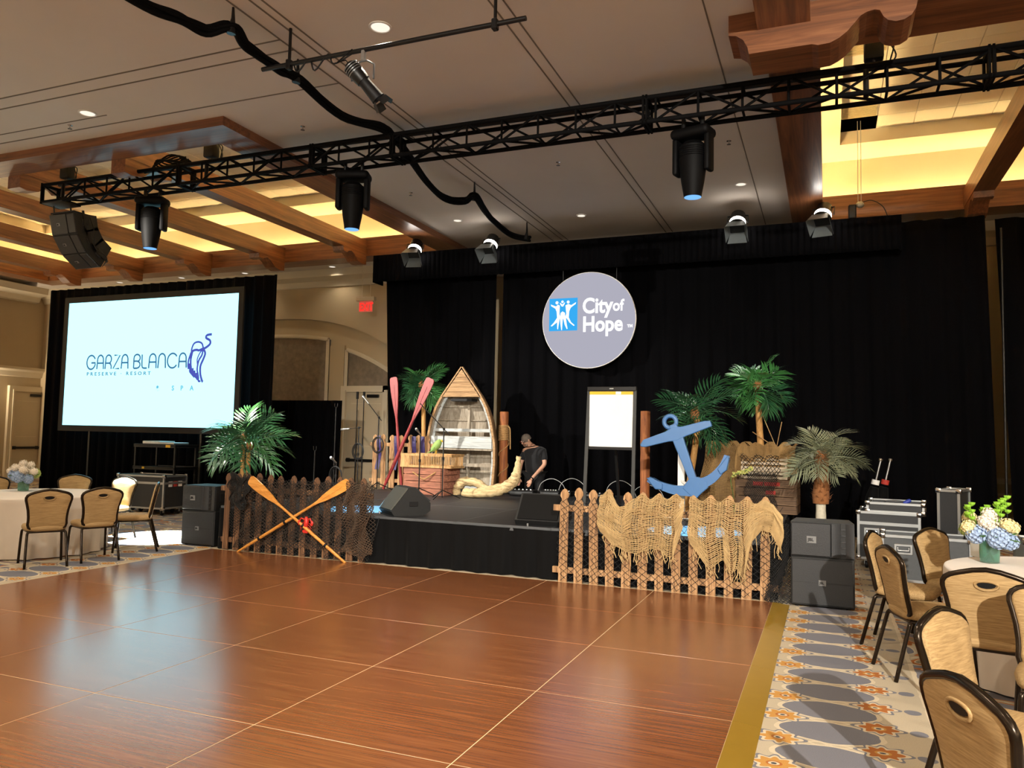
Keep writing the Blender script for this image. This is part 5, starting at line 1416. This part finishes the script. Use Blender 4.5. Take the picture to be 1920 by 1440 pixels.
for (x, y, h, z, lb) in ((-9.62, 14.6, 2.55, 0, 'left of two tall thin light stands before the back doors'), (-9.45, 14.6, 2.55, 0, 'right of two tall thin light stands before the back doors'), (-8.5, 12.2, 2.1, 0, 'thin pole with a forked top before the back doors'), (-8.5, 11.6, 1.3, 0, 'short thin pole before the back doors')):
    t = thing('light_stand', lb, 'stand', (x, y, z), 0, 'thin stands before the doors')
    local().tube([(0, 0, .02), (0, 0, h*.6), (0, 0, h*.6+.001), (0, 0, h)], [.014, .014, .010, .010], 8).build('pole', BLACK, t, 60)
    for k in range(3):
        a = k*2.094; fl = .08 if h > 2.4 else .3; local().tube([(0, 0, .3), (fl*cos(a), fl*sin(a), .01)], .009, 6).build('foot', BLACK, t)
    if h > 2.4: local().tube([(0, 0, h-.16), (0, 0, h)], .028, 8).build('sleeve', BLACKP, t)
    else: local().tube([(-.03, 0, h+.09), (-.03, 0, h+.03), (0, 0, h), (.03, 0, h+.03), (.03, 0, h+.09)], .006, 5).build('fork', BLACK, t)
# pedal boards / control gear at the back of the stage
for i, (x, y, w_, d_, h_, lb) in enumerate(((-5.15, 13.35, .75, .32, .07, 'long flat black control board under the man\'s hand'), (-4.55, 13.5, .62, .3, .08, 'flat black control board right of the man'), (-5.0, 12.95, .45, .28, .11, 'black gear box in front of the long control board'), (-4.5, 13.0, .35, .3, .12, 'rounded black gear box beside the first right pickets'), (-3.75, 13.5, .5, .3, .07, 'black cable box behind the easel legs'))):
    t = thing('control_board', lb, 'equipment', (x, y, SZ), 4*i-6, 'gear at the back of the stage')
    local().rbox((-w_/2, -d_/2, .01), (w_/2, d_/2, h_), .01).build('chassis', BLACKP, t)
    for k in range(5): local().lathe([(.016, h_), (.014, h_+.015)], 8, (-w_/2+.08+(w_-.16)*k/4, -.04, 0)).build('knob', STEEL, t)
    local().box((-w_/2+.02, -d_/2-.002, h_*.4), (w_/2-.02, -d_/2, h_*.75)).build('front_strip', STEEL if i < 2 else CASEG, t)
for i, (x, a, lb) in enumerate(((-4.75, .28, 'thin white cable arching behind the left control boards'), (-4.35, .3, 'thin white cable arching right of the control boards'), (-3.45, .3, 'thin white cable arching between the easel legs'), (-2.95, .24, 'thin white cable arching beside the right easel leg'))):
    o = local().tube(smoothp([(x-.28, 13.75, SZ+.01), (x-.2, 13.75, SZ+a*.7), (x, 13.75, SZ+a), (x+.2, 13.75, SZ+a*.7), (x+.3, 13.75, SZ+.01)], 5), .006, 5).build('cable_loop', plain('cable_white%d' % i, '#a8aaac', .5), None, 180)
    tag(o, lb, 'cable', 'arching stage cables')
o = local().tube(smoothp([(-5.25, 8.55, .58), (-5.28, 8.52, .4), (-5.36, 8.5, .2), (-5.42, 8.5, .06), (-5.45, 8.52, .012)], 5), .006, 5).build('cable', BLACKP, None, 180); tag(o, 'thin black cable running down the stage skirt beside the dark fence', 'cable')
# ------------------------------------------------------------------ box truss
TY, TZ0, TZ1, TXA, TXB = 9.0, 5.45, 5.745, -12.38, 4.0
S = TZ1-TZ0
t = thing('lighting_truss', 'long black box truss hanging across the room under the ceiling', 'truss', (TXA, TY, TZ0))
for y in (0, S):
    for z in (0, S): local().tube([(0, y, z), (TXB-TXA, y, z)], .03, 8).build('chord', TRUSSB, t, 60)
vb = local().tube([(0, 0, 0), (0, 0, S)], .0155, 6).mesh('brace', TRUSSB); hb = local().tube([(0, 0, 0), (0, S, 0)], .0155, 6).mesh('brace', TRUSSB)
cell = .50; n = int((TXB-TXA)/cell)
dg1 = local().tube([(0, 0, 0), (cell, 0, S)], .0155, 6).mesh('brace', TRUSSB); dg2 = local().tube([(0, 0, S), (cell, 0, 0)], .0155, 6).mesh('brace', TRUSSB)
dh1 = local().tube([(0, 0, 0), (cell, S, 0)], .0155, 6).mesh('brace', TRUSSB); dh2 = local().tube([(0, S, 0), (cell, 0, 0)], .0155, 6).mesh('brace', TRUSSB)
for i in range(n):
    x = i*cell
    inst('brace', dg1 if i % 2 else dg2, t, (x, 0, 0)); inst('brace', dg2 if i % 2 else dg1, t, (x, S, 0))
    inst('brace', dh1 if i % 2 else dh2, t, (x, 0, 0))
    inst('brace', vb, t, (x, 0, 0)); inst('brace', hb, t, (x, 0, 0)); inst('brace', hb, t, (x, 0, S))
pl = local().box((-.012, -.03, -.03), (.012, S+.03, -.0+.02)).box((-.012, -.03, S-.02), (.012, S+.03, S+.03)).box((-.012, -.03, -.03), (.012, .03, S+.03)).box((-.012, S-.03, -.03), (.012, S+.03, S+.03)).mesh('end_plate', TRUSSB)
for x in (0, 3.02, 3.06, 5.52, 5.56, 6.85, 6.89, 10.35, 10.39, 13.95, 13.99):
    inst('end_plate', pl, t, (x, 0, 0))
local().tube([(0.2, S*.5, S+.03), (4, S*.4, S+.04), (9, S*.6, S+.03), (16.2, S*.5, S+.035)], .03, 8).build('cable_run', BLACKP, t, 60)
# hoists holding the truss
for (x, lb, ht) in ((-12.0, 'chain hoist above the line array at the left truss end', 0), (-8.85, 'chain hoist above the left part of the truss', 0), (.5, 'chain hoist above the right part of the truss by the bracket', 0)):
    h = thing('chain_hoist', lb, 'hoist', (x, TY+S/2, TZ1+.03), 0, 'chain hoists')
    local().rbox((-.1, -.08, .08), (.1, .08, .36), .03, 2).build('motor_body', BLACKP, h, 40)
    local().tube([(0, 0, .0), (0, 0, .1)], .02, 8).build('hook', CHROME, h)
    local().tube([(.02, 0, .34), (.02, 0, 1.42)], .008, 6).build('lift_chain', STEEL, h)
    local().tube(smoothp([(.09, 0, .3), (.2, .02, .25), (.16, .02, .05), (.22, .0, .12), (.12, 0, .34)], 5), .009, 6).build('motor_cable', BLACKP, h, 180)
    local().tube([(-.08, 0, .02), (-.08, 0, -.02-S)], .03, 8).build('truss_sling', BLACKP, h)
# chain bag and cable coil on the truss
t = thing('coiled_cable', 'thick coil of black cable resting on top of the left part of the truss', 'cable', (-9.65, TY+S/2, TZ1+.06))
mb = local()
for k in range(7): mb.tube([((.38-.02*k)*cos(a*PI/10), (.16-.01*k)*sin(a*PI/10), .02+.018*k+.03*sin(a*.9+k)) for a in range(20)], .014, 5, closed=True)
mb.build('cable', TRUSSB, t, 180)
# ------------------------------------------------------------------ moving heads
def moving_head(label, x, scale, power, col, spot, aim=(0, 0), rz=20):
    t = thing('moving_head_light', label, 'stage light', (x, TY+S/2, TZ0-.03), rz, 'moving head lights on the truss')
    for sx in (-1, 1): local().rbox((sx*.12-.02, -.03, -.1), (sx*.12+.02, .03, .08), .01).build('clamp', BLACK, t)
    local().rbox((-.24, -.15, -.2), (.24, .15, -.08), .05, 3).build('base', MOVB, t, 40)
    for sx in (-1, 1): local().rbox((sx*.2-.035, -.09, -.62), (sx*.2+.035, .09, -.17), .03, 2).build('yoke_arm', MOVB, t, 40)
    local().tube([(0, 0, -.24), (0, 0, -.3), (0, 0, -.5), (0, 0, -.72), (0, 0, -.86), (0, 0, -.9)], [.10, .165, .165, .135, .11, .105], 20).build('head', MOVB, t, 40)
    mb = local()
    for k in range(5): mb.tube([(.166*cos(a*PI/8), .166*sin(a*PI/8), -.33-.025*k) for a in range(16)], .006, 4, closed=True)
    mb.build('cooling_fin', MOVB, t)
    local().lathe([(.10, -.905), (.01, -.9)], 20).build('lens', glow('mover_lens_%d' % int(-x*10), '#7ab8ff', 1.2), t)
    lamp('mover_lamp', 'SPOT', (0, 0, -.93), (aim[0], aim[1], -6), power, col, spot, .15, .03, t)
CYN = (.55, .86, 1.0)
moving_head('moving head light hanging at the left of the truss beside the line array', -10.02, 1, LAMP_MOVER*1.0, (.74, .93, 1.0), 21, (.62, -.35), 20)
moving_head('moving head light hanging above the dark left fence', -6.22, 1, LAMP_MOVER, (.22, .62, 1.0), 16, (.35, .1), 20)
moving_head('moving head light hanging above the right fence, seen largest', -1.46, 1, LAMP_MOVER, (.22, .62, 1.0), 16, (0, .15), -15)
# ------------------------------------------------------------------ line array
t = thing('line_array_speaker', 'curved hanging array of three black speakers at the left truss end', 'speaker', (-12.1, 9.15, 5.36))
y, z = .0, -.09
rear = None
for k, a in enumerate((14, 35, 56)):
    c = bpy.data.objects.new('cabinet', None); COL.objects.link(c); c.parent = t
    M = TR(0, y, z) @ RX(a)
    W, H, D = .6, .355, .44
    mb = local(); mb.M = M
    mb.prism([(0.015, -.004), (.015, -H+.004), (D, -H+.055), (D, -.055)], -W/2, W/2, 'x')
    bpy.data.objects.remove(c)
    cab = mb.build('cabinet', CABB, t)
    mb = local(); mb.M = M; mb.rbox((-W/2+.01, -.004, -H+.012), (W/2-.2, .02, -.012), .006); mb.build('grille', GRILLE, cab)
    mb = local(); mb.M = M; mb.rbox((W/2-.19, -.002, -H+.012), (W/2-.01, .02, -.012), .012); mb.build('horn', GRILLE, cab)
    mb = local(); mb.M = M; mb.rbox((-.14, -.008, -H/2-.025), (-.06, -.004, -H/2+.025), .002); mb.build('badge', LOGO, cab)
    mb = local(); mb.M = M; text_mb(mb, 'JBL', .035, TR(-.128, -.0095, -H/2-.012) @ FACE, .001); mb.build('badge_lettering', BLACKP, cab)
    mb = local(); mb.M = M; mb.rbox((W/2, .12, -.24), (W/2+.014, .24, -.11), .005); mb.box((W/2+.002, .16, -H-.03), (W/2+.018, .2, .03)); mb.build('rigging_plate', BLACK, cab)
    y += H*sin(R(a)); z -= H*cos(R(a))
local().box((-.28, .02, -.075), (.28, .4, -.05)).build('fly_frame', BLACK, t)
local().box((-.24, -.18, .055), (.24, .18, .075)).build('fly_bar', BLACK, t)
for sx in (-.2, .2): local().tube([(sx, 0.03, -.06), (sx, .0, .12)], .014, 6).build('fly_strap', BLACK, t)
local().tube(smoothp([(.32, .3, -.1), (.4, .34, -.35), (.33, .42, -.6), (.42, .6, -.75), (.32, .6, -.9)], 5), .008, 5).build('signal_cable', BLACKP, t, 180)
# ------------------------------------------------------------------ pipe with profile spotlight
t = thing('lighting_pipe', 'short black pipe hung below the ceiling in front of the truss', 'pipe', (-5.72, 6.6, 5.6))
local().tube([(0, 0, 0), (3.1, 0, 0)], .025, 10).build('pipe', BLACK, t, 60)
for x in (.36, 2.78):
    local().tube([(x, 0, -.05), (x, 0, .4)], .018, 6).build('drop_hanger', BLACK, t); local().rbox((x-.03, -.035, -.06), (x+.03, .035, .05), .01).build('clamp', BLACK, t)
local().tube(smoothp([(.4, .02, .02), (.5, -.03, -.12), (.62, 0, .02), (.72, -.03, -.14), (.86, 0, .03), (.95, -.02, -.1), (1.15, 0, -.02)], 5), .009, 6).build('power_cable', BLACKP, t, 180)
FLAPG = plain('fixture_grey', '#6b6d6f', .4, .5)
t = thing('profile_spotlight', 'black profile spotlight hanging from the short pipe, tilted down', 'stage light', (-4.42, 6.6, 5.58)); t.scale = (.72, .72, .72)
local().rbox((-.03, -.03, -.14), (.03, .03, .04), .01).build('clamp', STEEL, t)
mb = local(); mb.tube([(-.17, -.02, -.42), (-.17, -.02, -.2), (-.06, 0, -.14), (.06, 0, -.14), (.17, .02, -.2), (.17, .02, -.42)], .014, 6); mb.build('yoke', FLAPG, t, 60)
ax = Vector((.42, .3, -.55)).normalized(); o0 = Vector((0, 0, -.42))
def ap(k): return tuple(o0+ax*k)
local().tube([ap(-.3), ap(-.26), ap(-.08), ap(.02)], [.06, .1, .115, .105], 14).build('lamp_housing', BLACK, t, 40)
local().tube([ap(.0), ap(.06), ap(.3), ap(.34)], [.10, .085, .1, .105], 14).build('lens_barrel', BLACKP, t, 40)
for k in range(4): local().tube([ap(-.26+.035*k), ap(-.245+.035*k)], .118, 14).build('heat_sink_fin', FLAPG, t, 40)
local().tube([ap(-.3), ap(-.36), (-.3, -.2, -.2), (-.16, -.05, .04)], .009, 6).build('tail_cable', BLACKP, t, 60)
mb = local(); q = Vector(ap(.36)); u = ax.orthogonal().normalized(); v = ax.cross(u)
for k in range(4):
    d = [u, v, -u, -v][k]; e = [v, -u, -v, u][k]
    mb.add([q+d*.1+e*.07, q+d*.1-e*.07, q+d*.14-e*.06+ax*.12, q+d*.14+e*.06+ax*.12], [(0, 1, 2, 3)])
o = mb.build('barn_door', BLACK, t); o.modifiers.new('sheet_thickness', 'SOLIDIFY').thickness = .003
# ------------------------------------------------------------------ swagged cable bundle along the ceiling
pts = [(-6.4, 4.6, 5.9), (-6.15, 5.27, 5.75), (-5.97, 5.62, 5.72), (-5.87, 5.91, 5.72), (-5.67, 6.05, 5.78), (-5.71, 6.35, 5.72), (-5.73, 6.85, 5.73), (-5.75, 7.26, 5.78), (-5.8, 8.21, 5.72), (-5.6, 8.85, 5.80), (-5.65, 9.3, 5.78), (-5.7, 9.84, 5.7), (-5.94, 10.78, 5.68), (-6.05, 11.56, 5.68), (-5.83, 11.95, 5.70), (-5.58, 11.84, 5.74), (-5.82, 13.07, 5.7), (-5.87, 14.26, 5.68), (-5.61, 14.6, 5.68)]
t = thing('cable_bundle', 'thick black cable bundle swagged from ceiling hooks across the truss to the drape', 'cable', (-5.8, 9, 5.7))
P = smoothp(pts, 6)
for k, (ox, oz) in enumerate(((0, 0), (.035, .02), (-.035, .015), (.01, -.035), (.0, .045))):
    MB(t).tube([(p.x+ox+.012*sin(i*.5+k), p.y, p.z+oz+.01*cos(i*.7+k)) for i, p in enumerate(P)], .026 if k else .034, 7).build('cable', TRUSSB, t, 180)
for (x, y, z) in ((-5.67, 6.05, 5.78), (-5.74, 7.2, 5.78), (-5.62, 11.87, 5.74), (-5.66, 14.5, 5.7)):
    mb = MB(t); mb.tube([(x, y, z-.06), (x+.02, y, z+.1), (x+.015, y, ZC)], [.05, .02, .012], 8); mb.build('hanger_strap', BLACK, t, 60)
# ------------------------------------------------------------------ parcan lights clamped on the valance truss
FLAP = plain('barn_door_grey', '#8d969a', .4, .5)
def par(label, x, z, rz, power):
    t = thing('par_light', label, 'stage light', (x, 14.3, z), rz, 'lit par lights above the valance'); t.scale = (1.3, 1.3, 1.3)
    ax = Vector((0, -.62, -.78)).normalized()
    def ap(k): return tuple(ax*k)
    local().tube([ap(-.22), ap(-.18), ap(-.02)], [.05, .1, .115], 16).build('can', BLACK, t, 40)
    local().tube([ap(-.02), ap(.05)], [.112, .112], 16).build('lens_ring', glow('par_glow_%d' % int(abs(x)*10), '#fff4e8', 22), t)
    local().tube([ap(.05), ap(.08)], [.12, .12], 16).build('gel_frame', BLACK, t, 40)
    q = Vector(ap(.08)); u = Vector((1, 0, 0)); v = ax.cross(u)
    for d, e in ((v, u), (-v, u), (u, v), (-u, v)):
        o = local().add([q+d*.1+e*.1, q+d*.1-e*.1, q+d*.15-e*.13+ax*.17, q+d*.15+e*.13+ax*.17], [(0, 1, 2, 3)]).build('barn_door', FLAP, t)
        o.modifiers.new('sheet_thickness', 'SOLIDIFY').thickness = .003
    local().tube([(-.14, 0, 0), (-.14, .06, .12), (.14, .06, .12), (.14, 0, 0)], .01, 6).build('yoke', BLACK, t, 60)
    local().bar((0, .06, .12), (0, .28, .02), .04, .03).build('mounting_arm', BLACK, t)
    o_ = lamp('par_lamp', 'SPOT', tuple(ax*.1), tuple(ax*2), power, (1, .96, .9), 46, .6, .05, t)
par('lit par light at the left end of the valance', -8.12, 5.55, 12, 160)
par('lit par light second from the left above the valance', -6.36, 5.52, 0, 160)
par('lit par light above the valance right of the round disc', -1.48, 5.57, 0, 160)
par('lit par light near the right end of the valance, tilted left', -.05, 5.58, -14, 160)
# hoist on the valance truss at right with its wire lines
t = thing('chain_hoist', 'small hoist standing on the right end of the valance with two lines to the coffer', 'hoist', (.5, 14.7, 5.58), 0, 'chain hoists')
local().rbox((-.13, -.08, 0), (.0, .08, .26), .02).build('motor_body', BLACKP, t); local().ell((.06, 0, .26), (.07, .06, .06), 10, 6).build('sheave', STEEL, t, 60)
mb = local(); mb.tube([(.03, 0, .28), (.03, 0, 1.77)], .006, 5); mb.tube([(.08, 0, .28), (.08, 0, 1.77)], .006, 5); mb.build('lift_line', STEEL, t)
local().tube(smoothp([(.1, 0, .3), (.25, 0, .32), (.42, 0, .2), (.5, 0, .0)], 5), .008, 5).build('motor_cable', BLACKP, t, 180)
# ------------------------------------------------------------------ man at the back of the stage
def skin_mesh(name, joints, edges, mat, root=0, sub=2, smooth_=True):
    me = bpy.data.meshes.new(name); me.from_pydata([j[0] for j in joints], edges, [])
    o = bpy.data.objects.new(name, me); COL.objects.link(o)
    o.modifiers.new('skin', 'SKIN').use_smooth_shade = True
    me.skin_vertices[0].data
    for i, j in enumerate(joints):
        r_ = j[1]; me.skin_vertices[0].data[i].radius = (r_, r_) if not isinstance(r_, tuple) else r_
        me.skin_vertices[0].data[i].use_root = (i == root)
    s_ = o.modifiers.new('sub', 'SUBSURF'); s_.levels = sub; s_.render_levels = sub
    dg = bpy.context.evaluated_depsgraph_get(); dg.update()
    ev = o.evaluated_get(dg); m2 = bpy.data.meshes.new_from_object(ev)
    bpy.data.objects.remove(o); bpy.data.meshes.remove(me)
    m2.name = name; m2.materials.clear(); m2.materials.append(mat)
    m2.polygons.foreach_set('use_smooth', [True]*len(m2.polygons))
    return m2
PX, PY = -5.42, 14.62
t = thing('person', 'man in a black polo shirt and glasses bending his head over stage gear', 'person', (PX, PY, 0), 0)
# local frame: faces -y and a little to -x
hd = Vector((-.13, -.17, 1.545)); nk = Vector((-.06, -.05, 1.43))
J = [((0, 0, .95), .15), ((0, -.01, 1.1), .17), ((-.02, -.01, 1.25), .165), ((-.03, 0, 1.38), .13), (nk, .062), ((-.09, -.10, 1.49), .06), (hd, .088), ((-.145, -.19, 1.58), .082),
     ((.18, -.01, 1.35), .07), ((.235, -.05, 1.1), .045), ((.1, -.27, .88), .032), ((.05, -.33, .80), .03),
     ((-.21, .0, 1.35), .07), ((-.29, -.02, 1.1), .045), ((-.25, -.18, .90), .032), ((-.23, -.25, .82), .03),
     ((.1, 0, .88), .1), ((.11, -.02, .5), .07), ((.12, .02, .09), .045), ((.13, -.13, .035), .035),
     ((-.1, 0, .88), .1), ((-.12, -.02, .5), .07), ((-.13, .02, .09), .045), ((-.14, -.13, .035), .035)]
E_ = [(0, 1), (1, 2), (2, 3), (3, 4), (4, 5), (5, 6), (6, 7), (3, 8), (8, 9), (9, 10), (10, 11), (3, 12), (12, 13), (13, 14), (14, 15), (0, 16), (16, 17), (17, 18), (18, 19), (0, 20), (20, 21), (21, 22), (22, 23)]
o = inst('body', skin_mesh('body', J, E_, SKIN), t)
Js = [((0, -.01, .86), (.175, .16)), ((0, -.03, 1.06), (.2, .19)), ((-.01, -.03, 1.2), (.19, .17)), ((-.03, 0, 1.33), .155), ((-.055, -.035, 1.445), .092), ((.18, -.01, 1.35), .085), ((.225, -.04, 1.16), .068), ((-.21, .0, 1.35), .085), ((-.275, -.02, 1.16), .068)]
inst('polo_shirt', skin_mesh('polo_shirt', Js, [(0, 1), (1, 2), (2, 3), (3, 4), (3, 5), (5, 6), (3, 7), (7, 8)], SHIRT), t)
Jt = [((0, 0, .95), .165), ((.1, 0, .86), .115), ((.115, -.02, .5), .085), ((.125, .02, .1), .07), ((-.1, 0, .86), .115), ((-.12, -.02, .5), .085), ((-.135, .02, .1), .07)]
inst('trousers', skin_mesh('trousers', Jt, [(0, 1), (1, 2), (2, 3), (0, 4), (4, 5), (5, 6)], TROUSER), t)
for sx in (.125, -.137):
    local().tube(smoothp([(sx, .07, .045), (sx, -.02, .05), (sx, -.13, .04), (sx, -.19, .03)], 3), [.03, .045, .05, .05, .05, .048, .045, .045, .04, .028], 10).build('shoe', BLACKP, t, 180)
# head details: axes of the bowed head
fwd = Vector((-.42, -.72, -.55)).normalized(); upv = (Vector((0, 0, 1))-fwd*fwd.z).normalized(); rtv = fwd.cross(upv)
hc = hd+Vector((-.005, -.01, .025))
def HPt(r, u, f): return hc+rtv*r+upv*u+fwd*f
mb = local()
vs = []; fs = []; n_, m_ = 18, 10
for i in range(m_+1):
    p = PI*.56*i/m_
    for j in range(n_):
        a = 2*PI*j/n_; k = 1+.03*sin(j*5+i*3)
        vs.append(HPt(.094*k*sin(p)*cos(a), .112*k*cos(p)+.004, .108*k*sin(p)*sin(a)-.026))
for i in range(m_):
    for j in range(n_): fs.append((i*n_+j, (i+1)*n_+j, (i+1)*n_+(j+1) % n_, i*n_+(j+1) % n_))
mb.add(vs, fs); mb.build('hair', HAIR, t, 180)
mb = local(); mb.tube([HPt(0, .02, .085), HPt(0, -.012, .108), HPt(0, -.03, .098)], [.009, .015, .011], 8); mb.build('nose', SKIN, t, 180)
for s_ in (-1, 1):
    local().ell(HPt(s_*.032, .018, .082), (.013, .011, .009), 8, 6).build('eye', WHITE, t, 180)
    mb = local(); mb.tube([HPt(s_*.034+.024*cos(a*PI/6), .016+.018*sin(a*PI/6), .097) for a in range(12)], .0025, 5, closed=True); mb.tube([HPt(s_*.058, .02, .095), HPt(s_*.088, .015, .0)], .0025, 5); mb.build('glasses', plain('glasses_red%d' % s_, '#7a2420', .3), t)
    local().ell(HPt(s_*.09, -.008, -.005), (.014, .02, .03), 8, 6).build('ear', SKIN, t, 180)
local().tube([HPt(-.024, -.058, .086), HPt(0, -.062, .092), HPt(.024, -.058, .086)], .006, 6).build('mouth', plain('lips', '#a8705f', .5), t)
mb = local(); mb.tube([HPt(-.055, -.065, .045), HPt(-.03, -.088, .068), HPt(0, -.095, .076), HPt(.03, -.088, .068), HPt(.055, -.065, .045)], .016, 8); mb.build('beard_stubble', plain('stubble', '#8a7263', .8, 0, .3, 80), t, 180)
# hands with five fingers each
def hand(w, d, side, nm):
    w = Vector(w); d = Vector(d).normalized(); s_ = Vector((1, 0, 0)); s_ = (s_-d*s_.dot(d)).normalized(); nn = d.cross(s_)
    mb = local()
    mb.tube([w, w+d*.03, w+d*.07, w+d*.09], [.026, .036, .042, .034], 10, flat=.55)
    for k, l_ in enumerate((.062, .075, .07, .052)):
        b = w+d*.085+s_*(.027-.018*k); c = nn*.012
        mb.tube([b, b+d*l_*.45+c*.4, b+d*l_*.8+c*1.2, b+d*l_+c*2.0], [.0088, .0085, .0078, .006], 7)
    b = w+d*.03+s_*.032*side
    mb.tube([b, b+s_*.022*side+d*.025, b+s_*.026*side+d*.052], [.0105, .0095, .007], 7)
    mb.build(nm, SKIN, t, 180)
hand((.05, -.33, .80), (-.18, -.3, -.75), -1, 'hand')
hand((-.23, -.25, .82), (.02, -.2, -.8), 1, 'hand')
mb = local(); d = Vector((-.05, -.06, -.08)).normalized(); c = Vector((.065, -.31, .825))
mb.tube([c-d*.012, c+d*.012], [.04, .04], 14); mb.build('wristwatch', BLACKP, t, 40)
mb = local(); mb.tube([(.15, -.14, .93), (.17, -.13, .98)], .014, 6); mb.build('belt_radio', BLACKP, t)
